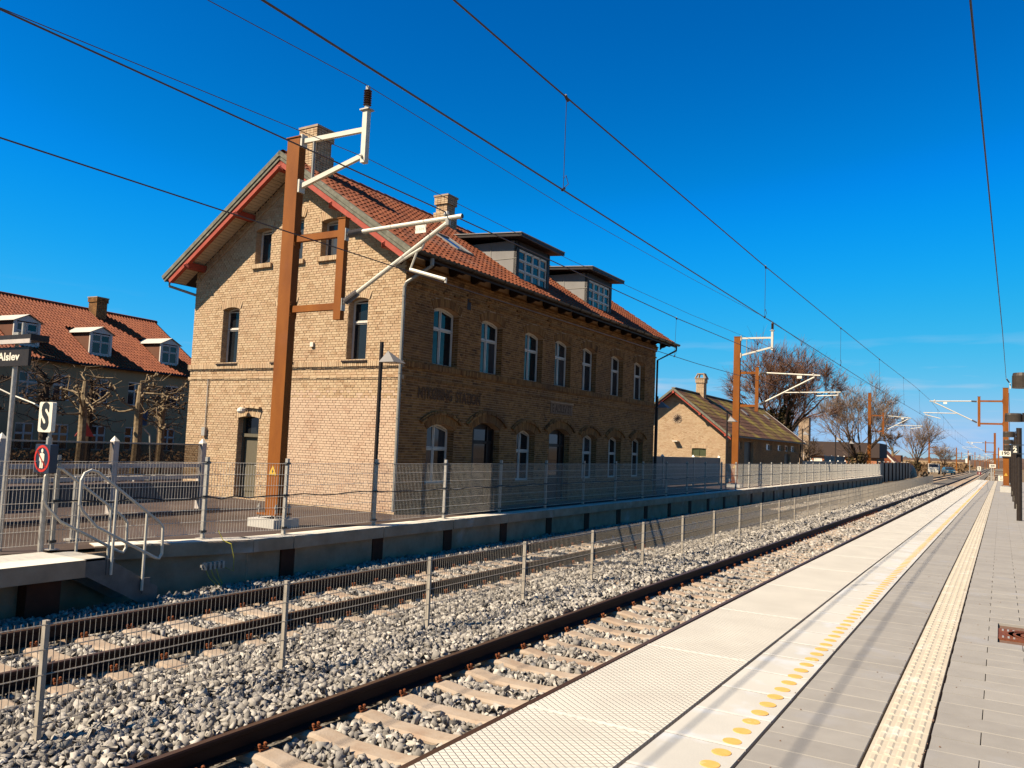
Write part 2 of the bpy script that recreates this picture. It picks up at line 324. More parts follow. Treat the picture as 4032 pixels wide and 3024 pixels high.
def near_rail(x):
    r = np.zeros_like(x, bool)
    for c in (X_N, X_F):
        for s_ in (-.7535, .7535): r |= np.abs(x - c - s_) < .085
    return r
GZ = lambda y: -0.0035 * np.maximum(0, np.minimum(y, 300) - 14.0)
def stones(y0, y1, dens, rad, proto, jit):
    n = int((y1 - y0) * 8.0 * dens); x = rng.uniform(-10.85, -2.82, n); y = rng.uniform(y0, y1, n)
    keep = ~in_sleeper(x, y) & ~near_rail(x)
    keep &= ~((x < -10.45) & (y < 9.6) & (y > 6.5) & (rng.random(n) < .0))
    # only what the camera can see
    d = np.stack([x, y, np.full(n, -2.6)], 1); cz = d @ np.array(FW); cx = d @ np.array(RX); cy = d @ np.array(DN)
    keep &= (cz > .5) & (np.abs(cx / cz) < .70) & (np.abs(cy / cz) < .56)
    x, y = x[keep], y[keep]; n = len(x)
    s_ = rad * rng.uniform(.55, 1.35, n)
    inside = (np.abs(x - X_N) < 1.25) | (np.abs(x - X_F) < 1.25)
    z = -.79 + GZ(y) + rng.uniform(-.02, .05, n) + np.where(inside, -.024, .010) + .018 * np.sin(x * 3.1 + y * 1.7) + np.where(x < -10.2, .03, 0)
    z = np.where((x > -7.25) & (x < -6.0), z + .0, z)
    v, f = proto; nv, nf = len(v), len(f)
    V = v[None] * (1 + rng.uniform(-jit, jit, (n, nv, 1)))
    V = V * (s_[:, None] * np.stack([rng.uniform(.8, 1.75, n), rng.uniform(.7, 1.15, n), rng.uniform(.45, .95, n)], 1))[:, None, :]
    q = rng.normal(size=(n, 4)); q[:, 1:3] *= .6; q /= np.linalg.norm(q, axis=1)[:, None]; a, b, c, dd = q.T
    Rm = np.stack([np.stack([1 - 2 * (c * c + dd * dd), 2 * (b * c - a * dd), 2 * (b * dd + a * c)], 1), np.stack([2 * (b * c + a * dd), 1 - 2 * (b * b + dd * dd), 2 * (c * dd - a * b)], 1), np.stack([2 * (b * dd - a * c), 2 * (c * dd + a * b), 1 - 2 * (b * b + c * c)], 1)], 1)
    V = np.einsum('nij,nkj->nki', Rm, V) + np.stack([x, y, z], 1)[:, None, :]
    F = f[None] + (np.arange(n) * nv)[:, None, None]
    return V.reshape(-1, 3), F.reshape(-1, 3)
parts = [stones(2.2, 12, 800, .0345, oct8(), .42), stones(12, 24, 560, .040, oct8(), .42), stones(24, 48, 230, .055, oct8(), .3), stones(48, 110, 90, .085, oct8(), .3)]
V = []; Fc = []; off = 0
for a, b in parts: V.append(a); Fc.append(b + off); off += len(a)
V = np.concatenate(V); Fc = np.concatenate(Fc)
me = bpy.data.meshes.new('ballast_stones'); me.vertices.add(len(V)); me.vertices.foreach_set('co', V.ravel()); me.loops.add(Fc.size); me.loops.foreach_set('vertex_index', Fc.ravel().astype(np.int32))
me.polygons.add(len(Fc)); me.polygons.foreach_set('loop_start', np.arange(0, Fc.size, 3, dtype=np.int32)); me.polygons.foreach_set('loop_total', np.full(len(Fc), 3, np.int32)); me.update(calc_edges=True); me.materials.append(MT['stone'])
tag(put('ballast_stones', me), 'loose crushed grey stones between and around the rails', 'ballast', kind='stuff')

# tracks
def rail_profile():
    return [(-.075, -.172), (.075, -.172), (.075, -.160), (.012, -.142), (.010, -.055), (.036, -.040), (.036, -.010), (.028, -.001), (-.028, -.001), (-.036, -.010), (-.036, -.040), (-.010, -.055), (-.012, -.142), (-.075, -.160)]
def sweep(b, prof, xc, ys, z0):
    n = len(prof); base = len(b.v)
    for y in ys:
        for px, pz in prof: b.v.append((xc + px + curve_x(y), y, z0 + pz + gz(y)))
    for j in range(len(ys) - 1):
        for i in range(n):
            i2 = (i + 1) % n; b.f.append((base + j * n + i, base + j * n + i2, base + (j + 1) * n + i2, base + (j + 1) * n + i))
ysr = [-6, 0, 14, 30, 60, 100, 150, 200, 250, 300, 400, 600, 900, YEND]
slp = MB(); P = [(-.13, -.2), (.13, -.2), (.13, -.02), (.09, 0), (-.09, 0), (-.13, -.02)]
xs_s = [-1.25, -.95, -.55, -.3, .3, .55, .95, 1.25]; zt = [-.055, -.02, 0, -.035, -.035, 0, -.02, -.055]
for i, x in enumerate(xs_s):
    for py, pz in P: slp.v.append((x, py * (1 if abs(x) < 1.2 else .92), pz + (zt[i] if pz > -.1 else 0)))
for i in range(len(xs_s) - 1):
    for k in range(6): slp.f.append((i * 6 + k, (i + 1) * 6 + k, (i + 1) * 6 + (k + 1) % 6, i * 6 + (k + 1) % 6))
slp.f.append((0, 1, 2, 3, 4, 5)); slp.f.append(tuple(range(42, 48))[::-1])
slp_me = slp.mesh('sleeper', MT['sleeper'])
clip = MB()
for sx in (-1, 1):
    clip.box(sx * .10 - .045, sx * .10 + .045, -.055, .055, 0, .022)
    for dy in (-.038, .038): clip.lathe([(.010, .02), (.010, .045), (.017, .045), (.017, .062), (.008, .07)], (sx * .115, dy, 0), 6)
    clip.tube([(sx * .07, -.045, .03), (sx * .125, -.05, .036), (sx * .125, 0, .04), (sx * .125, .05, .036), (sx * .07, .045, .03)], .008, 5)
clip.v = [(v[0], v[1] * .8, v[2] * .8) for v in clip.v]; clip_me = clip.mesh('rail_fastening', MT['clip'])
for xc, lab in ((X_N, 'rusty railway track beside the near platform'), (X_F, 'rusty railway track beside the far platform behind the low fence')):
    tr = thing('railway_track', lab, None, (0, 0, 0), kind='structure')
    for sx in (-.7535, .7535):
        b = MB(); sweep(b, rail_profile(), xc + sx, ysr, -.55); r = b.build('rail', MT['rail'], tr)
        b = MB(); sweep(b, [(-.027, .0015), (.027, .0015), (.027, 0), (-.027, 0)], xc + sx, ysr, -.55); b.build('running_surface', MT['railhead'], r)
    far = MB()
    for k in range(-4, 600):
        y = k * .6
        if k < 140:
            put('sleeper', slp_me, tr, (xc, y, -.725 + gz(y)))
            if k < 75:
                for sx in (-.7535, .7535): put('rail_fastening', clip_me, tr, (xc + sx, y, -.727 + gz(y)))
        else:
            far.box(xc - 1.25 + curve_x(y), xc + 1.25 + curve_x(y), y - .12, y + .12, -.9 + gz(y), -.74 + gz(y))
    tag(far.build('sleepers_far_away', MT['sleeper'], tr), kind='stuff')

# ------------------------------------------------------------------ near platform (slightly skewed to the track)
PR = thing('platform', 'near platform with grooved white edge slabs, orange dots and ivory tactile strip', None, (-1.85, 4.4, 0), -0.0055, kind='structure')
PE = 124.0                                                # end along local y
def px(x): return x + 1.85
def seg_z(y): return gz(y + 4.4)
body = MB(); yy = [-8, 0, 10, 30, 60, 90, PE]
def strip_sheet(b, x0, x1, ys, dz): 
    for a, c in zip(ys[:-1], ys[1:]): b.quad((x0, a, seg_z(a) + dz), (x1, a, seg_z(a) + dz), (x1, c, seg_z(c) + dz), (x0, c, seg_z(c) + dz))
strip_sheet(body, px(-2.76), px(6), yy, -.03)
for a, c in zip(yy[:-1], yy[1:]): body.quad((px(-2.70), a, seg_z(a) - 1.2), (px(-2.70), c, seg_z(c) - 1.2), (px(-2.70), c, seg_z(c) - .2), (px(-2.70), a, seg_z(a) - .2))
body.quad((px(-2.76), PE, -1.6), (px(6), PE, -1.6), (px(6), PE, seg_z(PE) - .03), (px(-2.76), PE, seg_z(PE) - .03))
body.build('platform_base', MT['joint'], PR)
def edge_slab_mesh(L):
    b = MB(); x0, x1 = px(-2.785), px(-1.865); m_ = .035
    b.box(x0, x1, 0.004, L - .004, -.20, 0)
    return b.mesh('edge_slab', MT['slabwhite'])
SL = 2.24; es = edge_slab_mesh(SL); y = 5.05 - 4.4 - 4 * SL; rim = MB().box(px(-2.785), px(-1.865), -.017, .017, .0005, .0035).mesh('slab_rim', MT['rimwhite'])
while y < PE - SL:
    put('edge_slab', es, PR, (0, y, seg_z(y)), (math.atan2(seg_z(y + SL) - seg_z(y), SL), 0, 0)); put('slab_rim', rim, PR, (0, y, seg_z(y))); y += SL
srm = MB().box(px(-1.835), px(-1.315), .003, .035, .0005, .0025).mesh('slab_rim', MT['rimwhite']); st = MB().box(px(-1.835), px(-1.315), .004, .626, -.07, 0).mesh('strip_slab', MT['strip']); y = 5.15 - 4.4 - .63 * 7
while y < PE - .6: put('slab_rim', srm, put('strip_slab', st, PR, (0, y, seg_z(y) + random.uniform(-.002, .001)))); y += .63
dot = MB(); dot.lathe([(.060, 0), (.058, .003)], (px(-1.425), 0, .0005), 20); dm = dot.mesh('orange_dot', MT['orange'])
y = -1.2; fard = MB(); k = 0
while y < PE - 1:
    if k < 300: put('orange_dot', dm, PR, (0, y, seg_z(y)))
    else: fard.add([(px(-1.425) + .08 * math.cos(t * .785), y + .08 * math.sin(t * .785), seg_z(y) + .002) for t in range(8)], [tuple(range(8))])
    y += .228; k += 1
tag(fard.build('orange_dots_far_away', MT['orange'], PR), kind='stuff')
# pavers
def bevel_slab(x0, x1, y0, y1, m, name, bv=.004):
    b = MB(); z0 = -.05
    b.add([(x0, y0, z0), (x1, y0, z0), (x1, y1, z0), (x0, y1, z0), (x0, y0, -bv), (x1, y0, -bv), (x1, y1, -bv), (x0, y1, -bv), (x0 + bv, y0 + bv, 0), (x1 - bv, y0 + bv, 0), (x1 - bv, y1 - bv, 0), (x0 + bv, y1 - bv, 0)],
          [(0, 1, 5, 4), (1, 2, 6, 5), (2, 3, 7, 6), (3, 0, 4, 7), (4, 5, 9, 8), (5, 6, 10, 9), (6, 7, 11, 10), (7, 4, 8, 11), (8, 9, 10, 11)])
    return b.mesh(name, m)
pvA = bevel_slab(px(-1.292), px(-.705), .003, .297, MT['paver'], 'paver'); pvB = bevel_slab(.003, .577, .003, .297, MT['paver'], 'paver')
tac = MB(); x0, x1 = px(-.688), px(-.392); tac.v = []; tm = bevel_slab(x0, x1, .002, .298, MT['tactile'], 'tactile_tile', .002)
rb = MB()
for rrow in (0, 1):
    for c in range(4):
        xa = x0 + .018 + c * .068; ya = .012 + rrow * .146; wd, ln, h = .046, .128, .0062
        rb.add([(xa, ya, -.001), (xa + wd, ya, -.001), (xa + wd, ya + ln, -.001), (xa, ya + ln, -.001), (xa + .013, ya + .014, h), (xa + wd - .013, ya + .014, h), (xa + wd - .013, ya + ln - .014, h), (xa + .013, ya + ln - .014, h)],
               [(0, 1, 5, 4), (1, 2, 6, 5), (2, 3, 7, 6), (3, 0, 4, 7), (4, 5, 6, 7)])
rm = rb.mesh('ridge', MT['tactile'])
farp = MB(); fart = MB(); npv = 0
for r in range(-12, 400):
    y = r * .3
    if y > PE - .35: break
    z = seg_z(y)
    if r < 85:
        put('paver', pvA, PR, (0, y, z + random.uniform(-.0015, .0015)))
        t_ = put('tactile_tile', tm, PR, (0, y, z)); put('ridge', rm, t_)
    else:
        farp.box(px(-1.292), px(-.705), y + .003, y + .297, z - .03, z)
        fart.box(x0, x1, y + .002, y + .298, z - .03, z)
        for c in range(4): fart.box(x0 + .02 + c * .068, x0 + .06 + c * .068, y + .012, y + .285, z, z + .006)
    sh = 0 if r % 2 else .28
    for c in range(9):
        xx = px(-.375) + (c - 1) * .58 + sh
        a, b_ = max(xx + .003, px(-.375)), xx + .577
        if b_ - a < .05: continue
        if px(-.02) - .02 < b_ and a < px(.74) and 10.06 - 4.4 < y + .297 and y < 10.72 - 4.4:
            if a < px(-.01): farp.box(a, px(-.012), y + .003, y + .297, z - .03, z)
            if b_ > px(.73): farp.box(max(a, px(.732)), b_, y + .003, y + .297, z - .03, z)
            continue
        if r < 50 and c < 3 and a == xx + .003 and npv < 200: put('paver', pvB, PR, (xx, y, z + random.uniform(-.0015, .0015))); npv += 1
        else: farp.box(a, b_, y + .003, y + .297, z - .03, z + random.uniform(-.001, .001))
tag(farp.build('pavers_far_away', MT['paver'], PR), kind='stuff'); tag(fart.build('tactile_tiles_far_away', MT['tactile'], PR), kind='stuff')

# manhole cover let into the paving
mh = thing('manhole_cover', 'rusty cast iron manhole cover sunk in the grey pavers', 'manhole cover', (0, 10.1, 0))
MB().box(.0, .72, 0, .60, -.05, -.012).build('frame', MT['manhole'], mh)
b = MB()
for r_ in (.27, .2, .13, .06): b.lathe([(r_, -.012), (r_, -.004), (r_ - .025, -.004), (r_ - .025, -.012)], (.36, .3, 0), 28)
b.build('cover', MT['manhole'], mh)
b = MB()
for ix in (.06, .11, .16, .56, .61, .66):
    for iy in (.05, .46): b.box(ix, ix + .018, iy, iy + .09, -.014, -.006)
tag(b.build('ribs', MT['galv'], mh), kind='stuff')

# ------------------------------------------------------------------ far platform
FP = thing('far_platform', 'far platform with pale coping beams over grey concrete wall panels and brown piles', None, (0, 0, 0), kind='structure')
ASP = MB(); ASP.add([(-11.75, 6.2, -.004), (-11.25, 9.2, -.004), (-11.05, 12, -.004), (-11.05, 100, -.004), (-40, 100, -.004), (-60, 20, -.004), (-60, -8, -.004), (-11.9, -8, -.004)], [(0, 1, 2, 3, 4, 5, 6, 7)])
ASP.build('asphalt_surface', MT['asphalt'], FP)
# left white slab in front of the steps
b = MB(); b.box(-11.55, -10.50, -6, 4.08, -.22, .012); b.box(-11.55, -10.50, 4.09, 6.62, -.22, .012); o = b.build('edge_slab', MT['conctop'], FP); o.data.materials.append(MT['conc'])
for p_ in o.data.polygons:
    if abs(p_.normal.z) < .5: p_.material_index = 1  # upright faces get the darker concrete, painting in their shade
MB().box(-12.2, -10.9, -6, 6.3, -1.3, -.223).build('retaining_wall', MT['conc'], FP)
MB().box(-10.86, -10.66, 5.95, 6.4, -1.0, -.24).build('support_leg', MT['pile'], FP)
path = [(-11.62, 7.45), (-11.22, 8.5), (-10.78, 9.75), (-10.70, 10.60)]
yk = 10.60
while yk < 99: yk += 2.48; path.append((-10.70, yk))
cop_n = 0
for i, ((xa, ya), (xb, yb)) in enumerate(zip(path[:-1], path[1:])):
    d = Vector((xb - xa, yb - ya, 0)).normalized(); nrm = Vector((-d.y, d.x, 0)); g = .008
    if i in (0, 1) : g = 0
    A = Vector((xa, ya, 0)) + d * g; B = Vector((xb, yb, 0)) - d * g
    b = MB(); prof = [(0, -.205), (0, -.015), (.012, .012), (.42, .012), (.42, -.205)]
    b.v = [tuple(A + nrm * o + Vector((0, 0, z))) for o, z in prof] + [tuple(B + nrm * o + Vector((0, 0, z))) for o, z in prof]
    b.f = [(0, 1, 2, 3, 4), (9, 8, 7, 6, 5)] + [(k_, 5 + k_, 5 + (k_ + 1) % 5, (k_ + 1) % 5) for k_ in range(5)]
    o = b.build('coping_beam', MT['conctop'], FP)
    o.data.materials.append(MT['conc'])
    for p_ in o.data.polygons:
        if abs(p_.normal.z) < .5: p_.material_index = 1  # shade of front and ends coloured in with darker concrete than the top
    # wall panel and pile
    A2 = Vector((xa, ya, 0)) + nrm * .16; B2 = Vector((xb, yb, 0)) + nrm * .16
    A3 = A2 + d * (.165 if i > 2 else 0); B3 = B2 - d * (.165 if i >= 2 else 0)
    q = nrm * .12
    b = MB(); b.prism([A3 + Vector((0, 0, -1.5)), B3 + Vector((0, 0, -1.5)), B3 + Vector((0, 0, -.208)), A3 + Vector((0, 0, -.208))], 0, q); b.build('wall_panel', MT['conc'], FP)
    if i >= 2:
        b = MB(); c = B2; b.box(c.x - .10, c.x + .02, c.y - .16, c.y + .16, -1.6, -.21); b.build('steel_pile', MT['pile'], FP)
MB().box(-13, -11.45, 6.3, 7.55, -1.4, -.06).build('end_wall', MT['conc'], FP)

# ================================================================== STATION BUILDING
DL = math.radians(.634)
ST = thing('station_building', 'two storey yellow brick station with red pantile roof and two dark dormers', 'building', (-12.44, 15.54, 0), -DL)
STM = Matrix.Translation((-12.44, 15.54, 0)) @ Matrix.Rotation(-DL, 4, 'Z')
LEN, WID = 16.68, 7.95
EAVE_Z = 6.32; TH = .66                                   # roof line: z = 6.32 + .66*(.6 - x)  in local x (out from the facade)
def arch_half(w_, rise, zs, z):                           # half width of a segmental arch opening at height z
    if z <= zs: return w_ / 2
    R = (w_ * w_ / 4 + rise * rise) / (2 * rise); dz = z - (zs + rise - R)
    return math.sqrt(max(0, R * R - dz * dz)) if dz < R else 0
def lay_bricks(x0, x1, z0, z1, ops, lim=None, band=.235):
    """cross bond; ops: (xa,xb,za,z_crown,rise) -> list of (xa,xb,za,zb)"""
    out = []; ch = .066; k = 0; z = z0
    while z < z1 - .02:
        zt_ = min(z + .055, z1); zm = (z + zt_) / 2
        lo, hi = (x0, x1) if lim is None else lim(zm, x0, x1)
        segs = [(lo, hi)] if hi - lo > .05 else []
        for (a, b_, za, zc, rise) in ops:
            wv = b_ - a; zs = zc - rise; cx_ = (a + b_) / 2
            if zm < za or zm > zc + band: continue
            if zm <= zs: h_ = wv / 2
            else:
                R = (wv * wv / 4 + rise * rise) / (2 * rise); Ro = R + band; dz = zm - (zs + rise - R)
                h_ = math.sqrt(max(0, Ro * Ro - dz * dz)); h_ = min(h_, wv / 2 + .10)
            n_ = []
            for (s0, s1) in segs:
                if cx_ - h_ > s0: n_.append((s0, min(s1, cx_ - h_)))
                if cx_ + h_ < s1: n_.append((max(s0, cx_ + h_), s1))
            segs = [q for q in n_ if q[1] - q[0] > .02]
        bl = .240 if k % 2 else .120; o0 = x0 + (0 if k % 4 == 1 else (-.12 if k % 4 == 3 else -.06))
        for (s0, s1) in segs:
            i = math.floor((s0 - o0) / bl)
            while o0 + i * bl < s1 - .001:
                a = max(s0, o0 + i * bl); b_ = min(s1, o0 + (i + 1) * bl - .012)
                if b_ - a > .025: out.append((a, b_, z, zt_))
                i += 1
        z += ch; k += 1
    return out
def wall_faces(b, P, x0, x1, z0, z1, ops, lim=None):
    """mortar sheet with holes. P(x,d,z)->point, d inward depth."""
    xs = sorted({x0, x1, *[v for o in ops for v in o[:2]]}); zs = sorted({z0, z1, *[v for o in ops for v in o[2:4]]})
    for i in range(len(xs) - 1):
        for j in range(len(zs) - 1):
            xm, zm = (xs[i] + xs[i + 1]) / 2, (zs[j] + zs[j + 1]) / 2
            if any(o[0] < xm < o[1] and o[2] < zm < o[3] for o in ops): continue
            b.quad(P(xs[i], 0, zs[j]), P(xs[i + 1], 0, zs[j]), P(xs[i + 1], 0, zs[j + 1]), P(xs[i], 0, zs[j + 1]))
    for (a, c, za, zc, rise) in ops:                      # spandrels, reveal
        n = 8; cx_ = (a + c) / 2; w_ = c - a; zs_ = zc - rise; R = (w_ * w_ / 4 + rise * rise) / (2 * rise); pts = []
        for i in range(n + 1):
            x = a + w_ * i / n; pts.append((x, zs_ + rise - R + math.sqrt(max(0, R * R - (x - cx_) ** 2))))
        for i in range(n):
            (xa_, za_), (xb_, zb_) = pts[i], pts[i + 1]
            b.quad(P(xa_, 0, za_), P(xb_, 0, zb_), P(xb_, 0, zc), P(xa_, 0, zc)); b.quad(P(xa_, 0, za_), P(xa_, .30, za_), P(xb_, .30, zb_), P(xb_, 0, zb_))
        for x in (a, c): b.quad(P(x, 0, za), P(x, .30, za), P(x, .30, zs_), P(x, 0, zs_))
        b.quad(P(a, 0, za), P(c, 0, za), P(c, .30, za), P(a, .30, za))
def pbox(b, P, xa, xb, d0, d1, za, zb):                   # box in wall coordinates
    v = [P(xa, d0, za), P(xb, d0, za), P(xb, d0, zb), P(xa, d0, zb), P(xa, d1, za), P(xb, d1, za), P(xb, d1, zb), P(xa, d1, zb)]
    b.add(v, [(0, 1, 2, 3), (7, 6, 5, 4), (0, 4, 5, 1), (1, 5, 6, 2), (2, 6, 7, 3), (3, 7, 4, 0)])
def arch_bricks(b, P, op, band=.228, proud=.012, r0=0.0, step=.068, xtra=.0):
    a, c, za, zc, rise = op; w_ = c - a; cx_ = (a + c) / 2; zs_ = zc - rise; R = (w_ * w_ / 4 + rise * rise) / (2 * rise); cz = zs_ + rise - R
    half = math.asin(min(1, (w_ / 2 + xtra) / R)); Ro = R + r0; n = max(5, int(2 * half * (Ro + band / 2) / step))
    for i in range(n):
        t0 = -half + 2 * half * (i + .08) / n; t1 = -half + 2 * half * (i + .92) / n
        q = [(cx_ + math.sin(t) * r_, cz + math.cos(t) * r_) for t, r_ in ((t0, Ro), (t1, Ro), (t1, Ro + band), (t0, Ro + band))]
        pr = proud + random.uniform(-.003, .003)
        v = [P(x, -pr, z) for x, z in q] + [P(x, .1, z) for x, z in q]
        b.add(v, [(0, 1, 2, 3), (0, 4, 5, 1), (1, 5, 6, 2), (2, 6, 7, 3), (3, 7, 4, 0)])
def reveal_bricks(b, P, op):
    a, c, za, zc, rise = op; z = za + .005; k = 0
    while z < zc - rise - .05:
        for x, s_ in ((a, 1), (c, -1)):
            d0, d1 = (0.004, .108) if k % 2 else (.004, .19)
            pbox(b, P, min(x, x + s_ * .006), max(x, x + s_ * .006), d0, d1, z, z + .054)
            if k % 2: pbox(b, P, min(x, x + s_ * .006), max(x, x + s_ * .006), .12, .19, z, z + .054)
        z += .066; k += 1

def window(parent, P, a, c, za, zc, rise=0.0, cols=2, split=(.64,), depth=.20, fw=.055, m=None, curtain=None, rows_eq=None):
    """casement window: frame part with pane sub-parts.  split: fractions of height of the transoms"""
    m = m or MT['winwhite']; b = MB(); w_ = c - a; cx_ = (a + c) / 2
    def top(x):
        if not rise: return zc
        R = (w_ * w_ / 4 + rise * rise) / (2 * rise); return zc - R + math.sqrt(max(0, R * R - (x - cx_) ** 2))
    zsp = [za + (zc - za) * s_ for s_ in split]; rows = [za] + zsp + [None]; xs = [a + w_ * i / cols for i in range(cols + 1)]
    pbox(b, P, a, c, depth, depth + .07, za, za + .05)                                   # outer frame
    pbox(b, P, a, a + .03, depth, depth + .07, za, top(a + .01)); pbox(b, P, c - .03, c, depth, depth + .07, za, top(c - .01))
    n = 8 if rise else 1
    for i in range(n):
        x0, x1 = a + w_ * i / n, a + w_ * (i + 1) / n
        v = [P(x0, depth, top(x0) - .05), P(x1, depth, top(x1) - .05), P(x1, depth, top(x1)), P(x0, depth, top(x0)), P(x0, depth + .07, top(x0) - .05), P(x1, depth + .07, top(x1) - .05)]
        b.add(v, [(0, 1, 2, 3), (0, 4, 5, 1)])
    for z in zsp: pbox(b, P, a, c, depth - .01, depth + .07, z - .014, z + .014)
    for x in xs[1:-1]: pbox(b, P, x - .013, x + .013, depth - .005, depth + .07, za, top(x) - .02)
    panes = []
    for i in range(cols):
        for j in range(len(rows) - 1):
            x0, x1 = xs[i] + .019, xs[i + 1] - .019; z0 = rows[j] + .022
            if rows[j + 1] is not None: zt0 = zt1 = rows[j + 1] - .022
            else: zt0, zt1 = top(x0) - .045, top(x1) - .045
            d = depth + .015; f_ = fw * .46                                              # sash
            for q in ([(x0, z0), (x1, z0), (x1, z0 + f_), (x0, z0 + f_)], [(x0, z0), (x0 + f_, z0), (x0 + f_, zt0), (x0, zt0)], [(x1 - f_, z0), (x1, z0), (x1, zt1), (x1 - f_, zt1)], [(x0, zt0 - f_), (x1, zt1 - f_), (x1, zt1), (x0, zt0)]):
                b.add([P(x, d, z) for x, z in q] + [P(x, d + .05, z) for x, z in q], [(0, 1, 2, 3), (0, 4, 5, 1), (1, 5, 6, 2), (2, 6, 7, 3), (3, 7, 4, 0)])
            panes.append([(x0 + f_ * .9, z0 + f_ * .9), (x1 - f_ * .9, z0 + f_ * .9), (x1 - f_ * .9, zt1 - f_ * .9), (x0 + f_ * .9, zt0 - f_ * .9)])
    o = b.build('window', m, parent)
    for q in panes:
        tilt = random.uniform(-.004, .004)
        MB().quad(*[P(x, depth + .035 + tilt * (1 if k < 2 else -1), z) for k, (x, z) in enumerate(q)]).build('pane', MT['glass'], o)
    return o

PG = lambda u, d, z: (-u, d, z)                            # gable wall: u to the left, d inward (+y)
PF = lambda v, d, z: (-d, v, z)                            # facade wall: v along, d inward (-x)
g_ops = [(4.86, 5.49, 6.53, 7.55, .05), (3.62, 4.25, 6.53, 7.75, .05), (2.33, 2.96, 6.53, 7.55, .05), (5.97, 6.67, 3.76, 5.37, .06), (3.76, 4.45, 3.76, 5.37, .06), (1.17, 1.84, 3.76, 5.37, .06), (4.89, 5.74, .02, 2.27, .05)]
W2 = [1.21, 3.44, 5.87, 7.83, 9.83, 12.23, 14.43]
f_ops = [(v, v + 1.12, 3.77, 5.31, .11) for v in W2]
G1 = [(1.15, 2.33, .71, 2.25, .14), (5.60, 6.70, .71, 2.25, .14), (10.05, 11.17, .71, 2.25, .14), (12.22, 13.34, .71, 2.25, .14), (14.43, 15.55, .71, 2.25, .14)]
GD = [(3.22, 4.62, .02, 2.38, .20), (7.62, 9.06, .02, 2.38, .20)]
f_ops += G1 + GD
g_top = lambda u: EAVE_Z + TH * (.6 + (u if u < WID / 2 else WID - u)) - .24
def g_lim(z, x0, x1):
    if z < g_top(0): return x0, x1
    k = (z - (EAVE_Z + TH * .6 - .24)) / TH; return max(x0, k), min(x1, WID - k)
# mortar shells
b = MB(); wall_faces(b, lambda u, d, z: PG(u, d + .010, z), 0.0, WID, -.6, 6.4, [o for o in g_ops if o[3] < 6.4])
wall_faces(b, lambda u, d, z: PG(u, d + .010, z), 2.2, 5.75, 6.4, 7.9, [o for o in g_ops if o[3] > 6.4])
def tri(pts): b.add([PG(u, .010, z) for u, z in pts], [tuple(range(len(pts)))])
tri([(0, 6.4), (2.2, 6.4), (2.2, g_top(2.2)), (0, g_top(0))]); tri([(5.75, 6.4), (WID, 6.4), (WID, g_top(WID)), (5.75, g_top(5.75))])
tri([(2.2, 7.9), (5.75, 7.9), (WID / 2, g_top(WID / 2))])
tri([(2.2, g_top(2.2) - .02), (2.4, 7.9), (2.2, 7.9)])
b.build('gable_wall', MT['mortar'], ST)
b = MB(); wall_faces(b, lambda v, d, z: PF(v, d + .010, z), 0.0, LEN, -.6, 6.42, f_ops); b.build('facade_wall', MT['mortar_grey'], ST)
b = MB(); b.box(-WID, -.33, .33, LEN, -.6, 6.3)
b.prism([(-WID, .33, 6.3), (-.33, .33, 6.3), (-WID / 2, .33, 8.85)], 0, (0, LEN - .33, 0)); b.build('inner_walls', MT['brick_face'], ST)
# bricks
cands = []
for (a, c, z0, z1) in lay_bricks(0, WID, -.1, 9.1, g_ops, g_lim): cands.append(('g', a, c, z0, z1))
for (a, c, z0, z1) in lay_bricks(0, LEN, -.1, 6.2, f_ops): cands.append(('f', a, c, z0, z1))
def bpos(cn): 
    p = PG((cn[1] + cn[2]) / 2, 0, (cn[3] + cn[4]) / 2) if cn[0] == 'g' else PF((cn[1] + cn[2]) / 2, 0, (cn[3] + cn[4]) / 2)
    return p
order = sorted(range(len(cands)), key=lambda i: (STM @ Vector(bpos(cands[i])) - CAMV).length if cands[i][3] > 1.4 else 99)
near = set(order[:290]); mg, mf, mp_ = MB(), MB(), MB()
for i, (wl, a, c, z0, z1) in enumerate(cands):
    pale = wl == 'g' and a < 3.95 and .0 < z0 < 3.0 and not (z0 > 2.75 and random.random() < .6)
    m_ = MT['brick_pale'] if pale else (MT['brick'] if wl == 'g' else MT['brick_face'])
    pr = random.uniform(-.0035, .0035)
    if wl == 'f' and 5.62 < z0 < 5.95 and (int(z0 / .066) % 2) and (int(a / .12) % 2): pr = -.05     # corbelled dentils
    if wl == 'f' and z0 >= 5.95: pr = -.045
    if i in near:
        P_ = bpos((wl, a, c, z0, z1)); dp = .03
        if wl == 'g': put('brick', unit_box(m_), ST, (P_[0], pr + dp / 2, P_[2]), (random.uniform(-.02, .02), 0, 0), (c - a, dp, z1 - z0))
        else: put('brick', unit_box(m_), ST, (-pr - dp / 2, P_[1], P_[2]), (0, 0, 0), (dp, c - a, z1 - z0))
    else:
        b = mp_ if pale else (mg if wl == 'g' else mf); P_ = PG if wl == 'g' else PF
        v = [P_(a, pr, z0), P_(c, pr, z0), P_(c, pr, z1), P_(a, pr, z1), P_(a, .03, z0), P_(c, .03, z0), P_(c, .03, z1), P_(a, .03, z1)]
        j = random.uniform(-.0025, .0025); v = [(p[0], p[1], p[2] + (j if k % 2 else -j)) for k, p in enumerate(v)]
        b.add(v, [(0, 1, 2, 3), (0, 4, 5, 1), (1, 5, 6, 2), (2, 6, 7, 3), (3, 7, 4, 0)])
